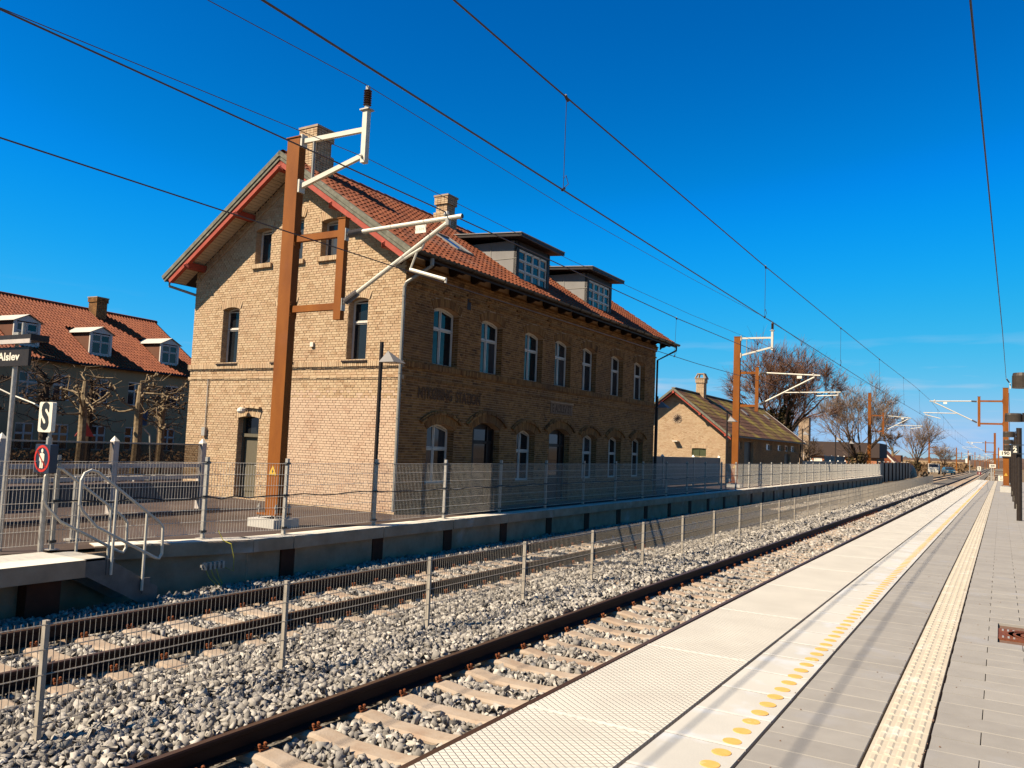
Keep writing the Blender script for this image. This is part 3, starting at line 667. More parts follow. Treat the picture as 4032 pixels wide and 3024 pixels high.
# arches, reveals, string courses
for o in g_ops: arch_bricks(mg, PG, o, xtra=.03); reveal_bricks(mg, PG, o)
for o in f_ops: arch_bricks(mf, PF, o, xtra=.05, proud=.02); reveal_bricks(mf, PF, o)
for o in G1 + GD:                                          # projecting hood course over ground floor openings
    arch_bricks(mf, PF, o, band=.06, proud=.075, r0=.232, step=.24, xtra=.16); arch_bricks(mf, PF, o, band=.05, proud=.045, r0=.292, step=.12, xtra=.16)
def rowlock(b, P, x0, x1, z0, z1, d0, st_):
    x = x0
    while x < x1:
        pr = d0 + random.uniform(-.004, .004); pbox(b, P, x, min(x + st_ - .011, x1), -pr, .05, z0 + random.uniform(-.002, .002), z1); x += st_
for b, P, x1 in ((mg, PG, WID + .05), (mf, PF, LEN)):
    x0 = -.055
    rowlock(b, P, x0, x1, 3.60, 3.735, .055, .067); rowlock(b, P, x0, x1, 3.565, 3.597, .025, .24)
    rowlock(b, P, x0, x1, 3.315, 3.375, .03, .24); rowlock(b, P, x0, x1, 3.28, 3.312, .014, .12)
rowlock(mf, PF, 0, LEN, 5.93, 5.985, .06, .24); rowlock(mf, PF, 0, LEN, 6.0, 6.055, .085, .24); rowlock(mf, PF, 0, LEN, 6.065, 6.12, .11, .24)
for (a, c, za, zc, r_) in g_ops[:3]: rowlock(mg, PG, a - .10, c + .06, za - .12, za - .005, .075, .068)      # attic brick sills
# raking brick course under the gable roof
for s_ in (0, 1):
    n = 38
    for i in range(n):
        u0, u1 = (i / n) * WID / 2, ((i + .93) / n) * WID / 2
        if s_: u0, u1 = WID - u1, WID - u0
        za, zb = g_top(u0) - .30, g_top(u1) - .30
        v = [PG(u0, -.03, za), PG(u1, -.03, zb), PG(u1, -.03, zb + .06), PG(u0, -.03, za + .06), PG(u0, .03, za), PG(u1, .03, zb), PG(u1, .03, zb + .06), PG(u0, .03, za + .06)]
        mg.add(v, [(0, 1, 2, 3), (0, 4, 5, 1), (1, 5, 6, 2), (2, 6, 7, 3), (3, 7, 4, 0)])
tag(mg.build('gable_brickwork', MT['brick'], ST), kind='stuff'); tag(mf.build('facade_brickwork', MT['brick_face'], ST), kind='stuff'); tag(mp_.build('pale_brickwork', MT['brick_pale'], ST), kind='stuff')
# windows and doors
for o in g_ops[:3]: window(ST, PG, o[0], o[1], o[2], o[3] - .0, o[4], cols=1, split=(), depth=.2)
for o in g_ops[3:6]:
    window(ST, PG, o[0], o[1], o[2], o[3], o[4], cols=1, split=(.62,), depth=.2)
    b = MB(); pbox(b, PG, o[0] - .10, o[1] + .08, -.09, .2, o[2] - .05, o[2] - .012); b.build('window_sill', MT['doordark'], ST)
for v in W2: window(ST, PF, v, v + 1.12, 3.77, 5.31, .11, cols=2, split=(.63,), depth=.2)
for o in G1: window(ST, PF, *o, cols=2, split=(.58,), depth=.22)
for o in GD:
    a, c, za, zc, r_ = o; b = MB(); pbox(b, PF, a, c, .24, .30, za, zc - .05)
    for x in (a, a + .3, c - .37, c - .07): pbox(b, PF, x, x + .07, .20, .26, za, zc - .12)
    pbox(b, PF, a, c, .20, .26, 1.78, 1.85); pbox(b, PF, a + .3, c - .3, .20, .26, .75, .82)
    d_ = b.build('door', MT['doordark'], ST)
    MB().quad(PF(a + .38, .235, .84), PF(c - .38, .235, .84), PF(c - .38, .235, 1.77), PF(a + .38, .235, 1.77)).build('pane', MT['glass'], d_)
    MB().quad(PF(a + .08, .235, 1.87), PF(c - .08, .235, 1.87), PF(c - .08, .235, 2.18), PF(a + .08, .235, 2.18)).build('pane', MT['glass'], d_)
a, c, za, zc, r_ = g_ops[6]
b = MB(); pbox(b, PG, a, c, .25, .3, za, 1.72); pbox(b, PG, a, a + .06, .18, .25, za, zc - .04); pbox(b, PG, c - .06, c, .18, .25, za, zc - .04)
pbox(b, PG, a, c, .16, .25, 1.70, 1.79); pbox(b, PG, a + .1, c - .1, .23, .25, .95, 1.6); pbox(b, PG, a + .1, c - .1, .23, .25, .2, .85)
d_ = b.build('door', MT['door'], ST); MB().quad(PG(a + .05, .24, 1.79), PG(c - .05, .24, 1.79), PG(c - .05, .24, 2.24), PG(a + .05, .24, 2.24)).build('pane', MT['glass'], d_)
MB().tube([PG(a + .13, .22, .92), PG(a + .13, .17, .92), PG(a + .25, .17, .92)], .012, 6).build('handle', MT['galv'], d_)
b = MB(); arch_bricks(b, PG, (4.82, 5.81, .02, 2.50, .03), band=.055, proud=.10, r0=.0, step=.2); b.build('door_hood', MT['brick'], ST)
lp = MB(); lp.tube([PG(5.36, 0, 2.45), PG(5.36, -.12, 2.47)], .02, 6); l_ = lp.build('wall_lamp', MT['white'], ST)
MB().lathe([(.05, .08), (.10, .05), (.12, -.02), (.09, -.07), (.03, -.09)], PG(5.40, -.2, 2.42), 12).build('lamp_shade', MT['white'], l_)
b = MB(); pbox(b, PG, 7.02, 7.16, -.09, 0, 1.68, 1.92); b.tube([PG(7.09, -.03, 1.9), PG(7.09, -.03, 3.3)], .016, 6); b.build('meter_box', MT['galv'], ST)
b = MB(); pbox(b, PF, 2.68, 2.86, -.004, .02, 5.42, 5.72); b.build('air_vent', MT['doordark'], ST)
b = MB(); pbox(b, PG, 2.97, 3.08, -.06, 0, 4.14, 4.26); b.build('alarm_box', MT['white'], ST)
# faded lettering on the facade
ghost = mat('faded_sign_paint', [(.085, .05, .032), (.15, .088, .05)], .95, 14)
RF = (math.pi / 2, 0, math.pi / 2)
text('NYKØBING', .40, ghost, ST, (.016, 1.42, 2.99), RF, 'faded_lettering', bold=.012, ext=.001, sx=.72); text('STATION', .40, ghost, ST, (.016, 2.92, 2.97), RF, 'faded_lettering', bold=.012, ext=.001, sx=.72)
b = MB(); pbox(b, PF, 7.62, 9.16, -.018, 0, 2.84, 3.20); pl = b.build('name_panel', mat('faded_name_panel', [(.17, .11, .075), (.26, .18, .13)], .95, 5), ST)
b = MB(); pbox(b, PF, 7.58, 9.18, -.05, 0, 3.20, 3.235); b.build('panel_ledge', MT['mortar_grey'], pl)
text('E ALSLEV ST', .36, ghost, pl, (.0195, 8.40, 3.01), RF, 'lettering', bold=.006, ext=.001, sx=.70)
# roof: boards, tiles
XR = -WID / 2; ZR = EAVE_Z + TH * (.6 - XR)                # ridge
SLOPE = math.atan(TH); cs, sn = math.cos(SLOPE), math.sin(SLOPE)
def roof_pt(v, s_, h=0.0, side=1):                          # s_: distance up the slope from the eave; side 1 = facade side
    x = .62 - s_ * cs + h * sn; z = EAVE_Z - .01 + s_ * sn + h * cs
    if side < 0: x = 2 * XR - x
    return (x, v, z)
SLEN = (.62 - XR) / cs; RY0, RY1 = -.65, 17.38
b = MB()
for sd in (1, -1):
    q = [roof_pt(RY0 + .02, 0, -.03, sd), roof_pt(RY1, 0, -.03, sd), roof_pt(RY1, SLEN, -.03, sd), roof_pt(RY0 + .02, SLEN, -.03, sd)]
    q2 = [(p[0], p[1], p[2] - .13) for p in q]
    b.add(q + q2, [(0, 1, 2, 3), (7, 6, 5, 4), (0, 4, 5, 1), (1, 5, 6, 2), (2, 6, 7, 3), (3, 7, 4, 0)])
b.build('roof_deck', MT['doordark'], ST)
def pantile(wd, ln, h, m):
    b = MB(); prof = [(0, .0), (.16, .75), (.36, 1.0), (.56, .72), (.74, .12), (1.02, .0)]
    for yy_, lift in ((0, .028), (ln, .002)):
        for fx, fz in prof: b.v.append((fx * wd, yy_, fz * h + lift))
    for fx, fz in prof: b.v.append((fx * wd, 0, fz * h - .004))
    n = len(prof)
    b.f += [(i, i + 1, n + i + 1, n + i) for i in range(n - 1)] + [(2 * n + i, 2 * n + i + 1, i + 1, i) for i in range(n - 1)]
    return b
def lay_tiles(parent, m, nm, cnt, frame, width, length, wd, exp, h, skip=None, maxpieces=295, world=None, tile=None):
    """frame(a,s)->(origin, axis_along, axis_up, normal)"""
    tb = tile or pantile(wd, exp * 1.12, h, m); tme = tb.mesh(nm, m); cells = []
    nr = int(length / exp); nc = int(width / wd)
    for r in range(nr + 1):
        for c in range(nc):
            if r * exp + exp * .4 > length: continue
            if skip and skip(c * wd + wd / 2, r * exp + exp / 2): continue
            cells.append((c * wd, r * exp))
    O, A, U, Nn = frame
    def pos(c): return O + A * c[0] + U * c[1]
    Wm = world or Matrix()
    cells.sort(key=lambda c: (Wm @ pos(c) - CAMV).length)
    rot = Matrix((A, U, Nn)).transposed().to_euler(); far = MB()
    for i, c in enumerate(cells):
        p = pos(c) + Nn * random.uniform(-.002, .003)
        if i < maxpieces: put(nm, tme, parent, p, rot)
        else:
            far.add([p + A * v[0] + U * v[1] + Nn * v[2] for v in tb.v], tb.f)
    tag(far.build(nm + 's_beyond', m, parent), kind='stuff')
DORM = [(5.67, 7.80), (10.63, 12.76)]; DX = -.32
def st_skip(a, s_):
    v = RY0 + a; x = .62 - s_ * cs
    for v0, v1 in DORM:
        if v0 - .02 < v < v1 + .02 and -2.45 < x < DX + .02: return True
    return 3.06 < v < 3.86 and -1.72 < x < -.78
A_ = Vector((0, 1, 0)); U_ = Vector((-cs, 0, sn)); N_ = Vector((sn, 0, cs))
lay_tiles(ST, MT['tile'], 'roof_tile', 0, (Vector(roof_pt(RY0 + .03, 0)), A_, U_, N_), RY1 - RY0 - .05, SLEN - .05, .205, .315, .045, st_skip, world=STM)
b = MB()                                                    # far slope, one sheet of courses
for r in range(17):
    s0, s1 = r * .315, min((r + 1) * .315, SLEN); b.add([roof_pt(RY0, s0, .05, -1), roof_pt(RY1, s0, .05, -1), roof_pt(RY1, s1, .015, -1), roof_pt(RY0, s1, .015, -1), roof_pt(RY0, s0, .0, -1), roof_pt(RY1, s0, .0, -1)], [(0, 1, 2, 3), (0, 4, 5, 1)])
b.build('back_roof', MT['tile'], ST)
rt = MB()
n = 14
rt.v = []
for yy_, rr in ((0, .125), (.40, .105)):
    for k in range(7): t_ = math.pi * k / 6; rt.v.append((math.cos(t_) * rr, yy_, math.sin(t_) * rr))
rt.f = [(i, i + 1, 8 + i, 7 + i) for i in range(6)]; rtm = rt.mesh('ridge_tile', MT['tile'])
k = 0
while RY0 + k * .38 < RY1 - .3: put('ridge_tile', rtm, ST, (XR, RY0 + .04 + k * .38, ZR - .03 + random.uniform(-.008, .008))); k += 1
# bargeboards, fascia, soffit planks, purlins
for sd in (1, -1):
    b = MB()
    for (t0, t1, yo) in ((.02, -.09, -.06), (-.088, -.175, -.035)):
        q = [roof_pt(RY0 + yo, -.05, t0, sd), roof_pt(RY0 + yo, SLEN + .02, t0, sd), roof_pt(RY0 + yo, SLEN + .02, t1, sd), roof_pt(RY0 + yo, -.05, t1, sd)]
        q2 = [(p[0], RY0 + .03, p[2]) for p in q]; b.add(q + q2, [(0, 1, 2, 3), (7, 6, 5, 4), (0, 4, 5, 1), (1, 5, 6, 2), (2, 6, 7, 3), (3, 7, 4, 0)])
    b.build('bargeboard', MT['barge'], ST)
    q = [roof_pt(RY0 - .005, 0.1, -.17, sd), roof_pt(RY0 - .005, SLEN, -.17, sd), roof_pt(RY0 - .005, SLEN, -.32, sd), roof_pt(RY0 - .005, 0.1, -.32, sd)]
    b = MB(); q2 = [(p[0], RY0 + .11, p[2]) for p in q]; b.add(q + q2, [(0, 1, 2, 3), (7, 6, 5, 4), (0, 4, 5, 1), (1, 5, 6, 2), (2, 6, 7, 3), (3, 7, 4, 0)]); b.build('red_rafter', MT['red'], ST)
    ns = int(SLEN / .115)
    for i in range(ns):
        s0, s1 = i * .115 + .006, i * .115 + .109
        b = MB(); q = [roof_pt(RY0 + .1, s0, -.185, sd), roof_pt(.005, s0, -.185, sd), roof_pt(.005, s1, -.185, sd), roof_pt(RY0 + .1, s1, -.185, sd)]
        q2 = [roof_pt(RY0 + .1, s0, -.165, sd), roof_pt(.005, s0, -.165, sd), roof_pt(.005, s1, -.165, sd), roof_pt(RY0 + .1, s1, -.165, sd)]
        b.add(q + q2, [(3, 2, 1, 0), (4, 5, 6, 7), (0, 1, 5, 4), (2, 3, 7, 6), (3, 0, 4, 7)]); b.build('soffit_plank', MT['soffit'], ST)
for u in (.22, 2.04, WID / 2, WID - 2.04 - .25, WID - .22 - .1):
    z = EAVE_Z + TH * (.6 + (u if u < WID / 2 else WID - u)) - .36 + (.0 if abs(u - WID / 2) > .1 else -.05)
    b = MB(); x = -u; y0, y1 = RY0 - .02, .1
    b.box(x - .09, x + .09, y0 + .05, y1, z - .09, z + .09)
    b.add([(x - .09, y0 + .05, z - .09), (x + .09, y0 + .05, z - .09), (x + .09, y0 + .05, z + .09), (x - .09, y0 + .05, z + .09), (x, y0 - .04, z)], [(0, 1, 4), (1, 2, 4), (2, 3, 4), (3, 0, 4)])
    b.build('purlin_end', MT['red'], ST)
# eaves gutter, brackets, rafters feet, downpipe
b = MB(); n = 6
for y in (-.62, RY1 + .15):
    for k in range(n + 1): t_ = math.pi + math.pi * k / n; b.v.append((.69 + .075 * math.cos(t_), y, EAVE_Z - .02 + .08 * math.sin(t_)))
b.f = [(i, i + 1, n + 2 + i, n + 1 + i) for i in range(n)] + [tuple(range(n + 1)), tuple(range(n + 1, 2 * n + 2))[::-1]]
g_ = b.build('gutter', MT['gutter'], ST)
b = MB(); y = -.5
while y < RY1:
    b.tube([(.69 + .083 * math.cos(t_), y, EAVE_Z - .02 + .088 * math.sin(t_)) for t_ in np.linspace(math.pi, 2 * math.pi, 7)], .012, 4); y += .78
b.build('gutter_brackets', MT['gutter'], g_)
rfm = MB().prism([(.02, 0, 6.36), (.52, 0, 6.25), (.52, 0, 6.20), (.42, 0, 6.16), (.30, 0, 6.20), (.2, 0, 6.14), (.1, 0, 6.12), (.02, 0, 6.05)], 0, (0, .08, 0)).mesh('rafter_foot', MT['doordark']); y = -.3
while y < RY1: put('rafter_foot', rfm, ST, (0, y, 0)); y += 1.02
b = MB(); b.tube([(.69, .12, EAVE_Z - .1), (.69, .12, EAVE_Z - .28)], .05, 8); b.tube([(.69, .12, EAVE_Z - .28), (.07, -.06, EAVE_Z - .68), (.02, -.065, EAVE_Z - .80)], .042, 8)
b.tube([(.02, -.065, EAVE_Z - .78), (.02, -.065, 3.1), (.02, -.065, .06)], .042, 8)
for z in (5.3, 3.4, 2.3, 1.2, .35): b.tube([(.02, -.065, z), (.02, -.065, z + .03)], .052, 8)
b.build('downpipe', MT['pipe'], ST)
b = MB(); b.tube([(.69, LEN + .55, EAVE_Z - .1), (.69, LEN + .55, EAVE_Z - .3), (.05, LEN + .08, EAVE_Z - .75), (.05, LEN + .05, .1)], .042, 8); b.build('downpipe', MT['darkzinc'], ST)
b = MB(); b.tube([(-WID - .5, -.55, EAVE_Z - .08), (-WID - .5, -.55, EAVE_Z - .3), (-WID - .02, .05, EAVE_Z - .5)], .042, 8); b.build('downpipe', MT['pipe'], ST)
# chimneys
def chimney(par, x, y, sx, sy, z0, z1, m, cap=True):
    b = MB(); z = z0; k = 0
    while z < z1:
        grow = .05 if z > z1 - .28 else (.06 if z < z0 + .8 and par == ST else 0); a, c = sx / 2 + grow, sy / 2 + grow
        nx_ = max(2, int(2 * a / .12)); ny_ = max(2, int(2 * c / .12))
        for i in range(nx_):
            x0, x1 = x - a + 2 * a * i / nx_, x - a + 2 * a * (i + 1) / nx_ - .012; b.box(x0, x1, y - c, y - c + .05, z, z + .054); b.box(x0, x1, y + c - .05, y + c, z, z + .054)
        for i in range(ny_):
            y0, y1 = y - c + .055 + (2 * c - .11) * i / ny_, y - c + .055 + (2 * c - .11) * (i + 1) / ny_ - .012; b.box(x - a, x - a + .05, y0, y1, z, z + .054); b.box(x + a - .05, x + a, y0, y1, z, z + .054)
        z += .066; k += 1
    o = tag(b.build('chimney', m, par), kind='stuff')
    MB().box(x - sx / 2 + .012, x + sx / 2 - .012, y - sy / 2 + .012, y + sy / 2 - .012, z0, z1 - .01).build('chimney_core', MT['mortar'], o)
    if cap: MB().box(x - sx / 2 - .07, x + sx / 2 + .07, y - sy / 2 - .07, y + sy / 2 + .07, z1, z1 + .06).build('chimney_cap', MT['conc'], o)
    return o
chimney(ST, XR + .42, .22, .57, .57, 8.6, 10.12, MT['brick']); chimney(ST, XR + .42, 6.25, .46, .46, 8.6, 9.98, MT['brick'])
# skylight
b = MB()
for (s0, s1, v0, v1) in ((1.62, 2.74, 3.04, 3.09), (1.62, 2.74, 3.83, 3.88), (1.60, 1.66, 3.04, 3.88), (2.70, 2.76, 3.04, 3.88)):
    q = [roof_pt(v0, s0, .09), roof_pt(v1, s0, .09), roof_pt(v1, s1, .09), roof_pt(v0, s1, .09)]; q2 = [roof_pt(v0, s0, -.03), roof_pt(v1, s0, -.03), roof_pt(v1, s1, -.03), roof_pt(v0, s1, -.03)]
    b.add(q + q2, [(0, 1, 2, 3), (0, 4, 5, 1), (1, 5, 6, 2), (2, 6, 7, 3), (3, 7, 4, 0)])
sk = b.build('skylight', MT['zinc'], ST); MB().quad(roof_pt(3.08, 1.65, .06), roof_pt(3.84, 1.65, .06), roof_pt(3.84, 2.72, .06), roof_pt(3.08, 2.72, .06)).build('pane', MT['glass'], sk)
# dormers
for v0, v1 in DORM:
    zb, ztp = EAVE_Z + TH * (.6 - DX) - .05, 8.10
    b = MB(); xb = .6 - (ztp - EAVE_Z) / TH - .15
    d_ = None
    b.prism([(DX, v0, zb), (DX, v0, ztp), (xb, v0, ztp)], 0, (0, .06, 0)); b.prism([(DX, v1 - .06, zb), (DX, v1 - .06, ztp), (xb, v1 - .06, ztp)], 0, (0, .06, 0))
    d_ = b.build('dormer', MT['zinc'], ST)
    b = MB(); xm = DX - .95; zm = ztp - .56                  # standing seams on both cheeks
    for vv in (v0 - .012, v1 + .002):
        b.box(xm - .008, xm + .008, vv, vv + .012, EAVE_Z + TH * (.6 - xm) + .03, ztp - .02); b.box(xm, DX, vv, vv + .012, zm - .008, zm + .008)
    b.build('sheet_seams', MT['pipe'], d_)
    PD = lambda v, d, z, X=DX: (X - d, v, z)
    b = MB(); pbox(b, PD, v0, v0 + .17, 0, .1, zb - .05, ztp); pbox(b, PD, v1 - .16, v1, 0, .1, zb - .05, ztp); pbox(b, PD, v0, v1, 0, .1, 7.88, ztp); pbox(b, PD, v0, v1, 0, .12, zb - .06, 6.86)
    b.build('front_cladding', MT['darkzinc'], d_)
    b = MB(); xo = DX + .36; q = [(xo, v0 - .34, 8.12), (xo, v1 + .34, 8.12), (xb - .35, v1 + .34, 8.30), (xb - .35, v0 - .34, 8.30)]; q2 = [(p[0], p[1], p[2] + .11) for p in q]
    b.add(q + q2, [(3, 2, 1, 0), (4, 5, 6, 7), (0, 1, 5, 4), (1, 2, 6, 5), (2, 3, 7, 6), (3, 0, 4, 7)]); r_ = b.build('dormer_roof', MT['darkzinc'], d_)
    b = MB(); b.tube([(xo, v0 - .35, 8.23), (xo, v1 + .35, 8.23)], .02, 5); b.tube([(xo, v0 - .35, 8.23), (xb - .35, v0 - .35, 8.41)], .02, 5); b.build('dormer_edge_trim', MT['zinc'], d_)
    xs_ = np.linspace(v0 + .17, v1 - .16, 5)
    for i in range(4): window(ST, PD, xs_[i] + .008, xs_[i + 1] - .008, 6.87, 7.87, 0, cols=1, split=(.335, .665), depth=.03, fw=.05)
b = MB(); b.tube([(-2.0, 6.6, 8.35), (-2.0, 6.6, 8.75)], .03, 6); b.build('vent_pipe', MT['pipe'], ST)

# ================================================================== MASTS AND OVERHEAD LINE
bolt = MB(); bolt.lathe([(.02, -.12), (.02, .12), (.035, .12), (.035, .16), (.02, .16), (.02, .2)], (0, 0, 0), 6); bolt_me = bolt.mesh('bolt', MT['galv'])
def warning_sign(par, x, y, z, s_=.11):
    b = MB(); b.prism([(x - s_, y, z), (x + s_, y, z), (x, y, z + s_ * 1.75)], 0, (0, -.006, 0)); o = b.build('warning_sign', MT['yellow'], par)
    b = MB(); b.prism([(x + .015, y - .008, z + .12), (x - .03, y - .008, z + .075), (x - .002, y - .008, z + .075), (x - .012, y - .008, z + .028), (x + .032, y - .008, z + .085), (x + .004, y - .008, z + .085)], 0, (0, -.001, 0)); b.build('flash_symbol', MT['black'], o)
def insulator(par, p, q, r, m, ribs=8, n=10):
    p = Vector(p); q = Vector(q); b = MB(); pts = []; rs = []
    for i in range(ribs * 2 + 1): pts.append(p.lerp(q, i / (ribs * 2))); rs.append(r if i % 2 else r * .58)
    b.tube(pts, rs, n); return b.build('insulator', m, par)
def mast(label, x, y, zb, top, sgn=1, arm=(5.71, 4.29), post=(6.0, 4.03), tip=(4.17, 5.75), feeder=True, reg='pull', wd=.34, dp=.18, found=(.0, .16), post_x=1.40, plate=True, cont=(3.88, 4.58), detail=True, number=None):
    t = thing('catenary_mast', label, 'mast', (x, y, zb), 0, 'rust brown masts carrying the overhead line')
    s = sgn
    b = MB(); b.box(-wd / 2, wd / 2, -dp / 2, dp / 2, found[1] + .1, top - .02); b.build('column', MT['rust'], t)
    MB().box(-wd / 2 - .02, wd / 2 + .02, -dp / 2 - .02, dp / 2 + .02, top - .02, top).build('cap_plate', MT['rust'], t)
    MB().box(-wd / 2 - .10, wd / 2 + .10, -dp / 2 - .12, dp / 2 + .12, found[1] + .07, found[1] + .10).build('base_plate', MT['rust'], t)
    f = MB(); f.box(-wd / 2 - .19, wd / 2 + .19, -dp / 2 - .24, dp / 2 + .24, found[0] - .3, found[1]); f.build('foundation', MT['strip'] if detail else MT['conc'], t)
    if detail:
        for ix in (-1, 1):
            for iy in (-1, 1): put('bolt', bolt_me, t, (ix * (wd / 2 + .06), iy * (dp / 2 + .08), found[1] + .08))
    px_ = s * post_x
    MB().box(min(px_ - .09, px_ + .09), max(px_ - .09, px_ + .09), -.055, .055, post[1], post[0]).build('bracket_post', MT['rust'], t)
    MB().box(px_ - .11, px_ + .11, -.07, .07, post[0], post[0] + .015).build('post_cap', MT['rust'], t)
    for za in arm:
        b = MB(); xa, xb = s * wd / 2, px_ - s * .09; b.box(min(xa, xb), max(xa, xb), -.05, .05, za - .065, za + .065); o = b.build('bracket_arm', MT['rust'], t)
        b = MB(); xa = s * (wd / 2 + .012); b.box(min(s * wd / 2, xa), max(s * wd / 2, xa), -.10, .10, za - .17, za + .17)
        for iy in (-.075, .075):
            for iz in (-.13, -.09, .09, .13): b.lathe([(.014, -.014), (.014, .014)], (s * (wd / 2 + .02), iy, za + iz), 6)
        b.build('flange_plate', MT['rust'], o)
    # cantilever
    ra = (px_ + s * .09, 0, arm[0] - .03); da = (px_ + s * .06, 0, arm[1] + .03); tp = (s * tip[0], 0, tip[1])
    i0 = Vector((px_ + s * .15, 0, ra[2])); i1 = Vector((px_ + s * .50, 0, ra[2] + .02)); insulator(t, i0, i1, .075, MT['insul'])
    b = MB(); b.tube([i0 + Vector((-s * .1, 0, 0)), i0], .03, 6); b.box(min(px_ + s * .09, px_ + s * .11), max(px_ + s * .09, px_ + s * .11), -.05, .05, ra[2] - .12, ra[2] + .12); b.build('bracket', MT['galv'], t)
    ct = MB().tube([i1, tp], .042, 10).build('top_tube', MT['galvwhite'], t)
    MB().tube([Vector(tp), Vector(tp) + Vector((s * .004, 0, 0))], .043, 10).build('tube_cap', MT['black'], ct)
    dtip = Vector((s * (tip[0] - .30), 0, tip[1] - .085)); dv = (dtip - Vector(da)).normalized()
    j0 = Vector(da) + dv * .1; j1 = Vector(da) + dv * .45; insulator(t, j0, j1, .075, MT['insul'])
    b = MB(); b.tube([Vector(da), j0], .03, 6); b.box(min(px_ + s * .09, px_ + s * .11), max(px_ + s * .09, px_ + s * .11), -.05, .05, da[2] - .12, da[2] + .12); b.build('bracket', MT['galv'], t)
    dt = MB().tube([j1, dtip], .042, 10).build('diagonal_tube', MT['galvwhite'], t)
    b = MB(); b.lathe([(.05, -.05), (.05, .05)], dtip, 8); b.lathe([(.045, .03), (.06, .06), (.03, .12)], (tp[0] - s * .34, 0, tp[2]), 8); b.build('clamp', MT['galv'], ct)
    L = (dtip - Vector(da)).length; k0 = Vector(da) + dv * (L * .46)
    cx_, cz_ = s * cont[0], cont[1]
    if reg == 'pull':
        e = Vector((s * (cont[0] - .55), 0, k0.z + .32)); MB().tube([k0, e], .028, 8).build('registration_tube', MT['galvwhite'], t)
        h = Vector((s * (cont[0] - .80), 0, cz_ + .30)); b = MB(); b.tube([e + Vector((-s * .1, 0, -.02)), h], .02, 6); b.tube([h, (cx_, 0, cz_ + .06)], .034, 8); b.tube([(cx_, 0, cz_ + .09), (cx_, 0, cz_)], .022, 6); b.build('steady_arm', MT['galvwhite'], t)
        b = MB(); g0 = Vector(da) + dv * (L * .80); b.tube([g0, e], .018, 6); b.build('dropper_bracket', MT['galv'], t)
    else:
        e = Vector((s * (cont[0] + 1.15), 0, k0.z + .03)); MB().tube([k0, e], .030, 8).build('registration_tube', MT['galvwhite'], t)
        b = MB(); b.tube([e - Vector((s * .12, 0, 0)), e - Vector((s * .12, 0, .16))], .02, 6); b.tube([e - Vector((s * .12, 0, .16)), (cx_, 0, cz_ + .05)], .03, 8); b.build('steady_arm', MT['galvwhite'], t)
    if plate:
        pc = i1.lerp(Vector(tp), .62); b = MB(); b.box(pc.x - .12, pc.x + .12, -.05, -.045, pc.z - .21, pc.z - .065); pl_ = b.build('number_plate', MT['signwhite'], t)
        if number: text(number, .075, flat('faded_ink', (.55, .53, .50)), pl_, (pc.x, -.052, pc.z - .14), (math.pi / 2, 0, 0), 'number', ext=.0006)
    if feeder:
        x0, x1 = s * (wd / 2), s * 1.83; zt_ = top - .10
        b = MB(); b.bar((x0 + s * .02, 0, zt_), (x1, 0, zt_ - .02), .07, .09); b.bar((x0 + s * .02, 0, top - 1.03), (x1, 0, top - .62), .07, .09)
        for z in (zt_, top - 1.03): b.box(min(x0, x0 + s * .05), max(x0, x0 + s * .05), -.08, .08, z - .13, z + .13)
        b.build('feeder_bracket', MT['galvwhite'], t)
        MB().box(min(s * .48, s * .51), max(s * .48, s * .51), -.03, .03, top - .95, zt_ - .03).build('bracket_strut', MT['pipe'], t)
        MB().box(x1 - .055, x1 + .055, -.055, .055, top - .78, top + .25).build('feeder_tube', MT['galvwhite'], t)
        b = MB(); b.box(x1 - .11, x1 + .11, -.09, .09, top + .25, top + .275); b.lathe([(.05, .27), (.05, .34), (.03, .36)], (x1, 0, top), 8); b.lathe([(.03, .64), (.045, .66), (.045, .73)], (x1, 0, top), 8); b.tube([(x1 - .02, -.09, top - .66), (x1 - .02, .12, top - .66)], .03, 6); b.build('insulator_seat', MT['galv'], t)
        insulator(t, (x1, 0, top + .34), (x1, 0, top + .66), .082, MT['insulb'], 7, 12)
    warning_sign(t, 0.0, -dp / 2 - .004, 1.0)
    return t
mast('rust brown mast beside the station gable, largest of the row', -12.19, 11.49, 0, 7.82, 1, number='31 634 1')
mast('rust brown mast in front of the goods shed', -11.95, 43.6, 0, 8.10, 1, arm=(6.12, 4.36), post=(6.42, 4.06), tip=(4.27, 5.95), reg='push', cont=(4.1, 4.85), post_x=1.08)
mast('rust brown mast at the end of the far platform', -12.0, 98.0, 0, 9.15, 1, arm=(6.62, 4.9), post=(6.95, 4.6), tip=(4.2, 6.4), reg='push', feeder=False, cont=(4.1, 5.2), detail=False)
mast('rust brown mast past the curved barrier and pale tree', -12.9, 208, gz(208), 8.2, 1, feeder=False, detail=False)
mast('rust brown mast right of the blue car in the field', -10.3, 288, gz(288), 7.4, 1, feeder=False, detail=False)
mast('distant rust brown mast beside the signal post', -8.9, 360, gz(300), 7.6, 1, feeder=False, detail=False)
for k_, (xx, yy_) in enumerate([(-8.1, 440), (-7.2, 520), (-5.5, 600), (-4.6, 690), (-4.0, 790)]):
    mast('tiny far off rust brown mast, %s beyond the signal post' % ['first', 'second', 'third', 'fourth', 'last'][k_], xx, yy_, gz(yy_), 8.3, 1, feeder=False, detail=False, plate=True)
RM = mast('rust brown mast on the near platform carrying the 190 sign', .675, 69.0, 0, 7.38, -1, arm=(6.39, 4.73), post=(6.72, 4.51), tip=(4.93, 6.36), feeder=False, reg='push', wd=.36, found=(-.3, .22), post_x=1.68, cont=(4.2, 5.0))
b = MB(); b.bar((.28, 0, 7.3), (.28, 0, 7.72), .07, .10); b.build('anchor_bracket', MT['galvwhite'], RM)
insulator(RM, (.22, -.15, 7.75), (.05, -.9, 7.95), .05, MT['insul'])
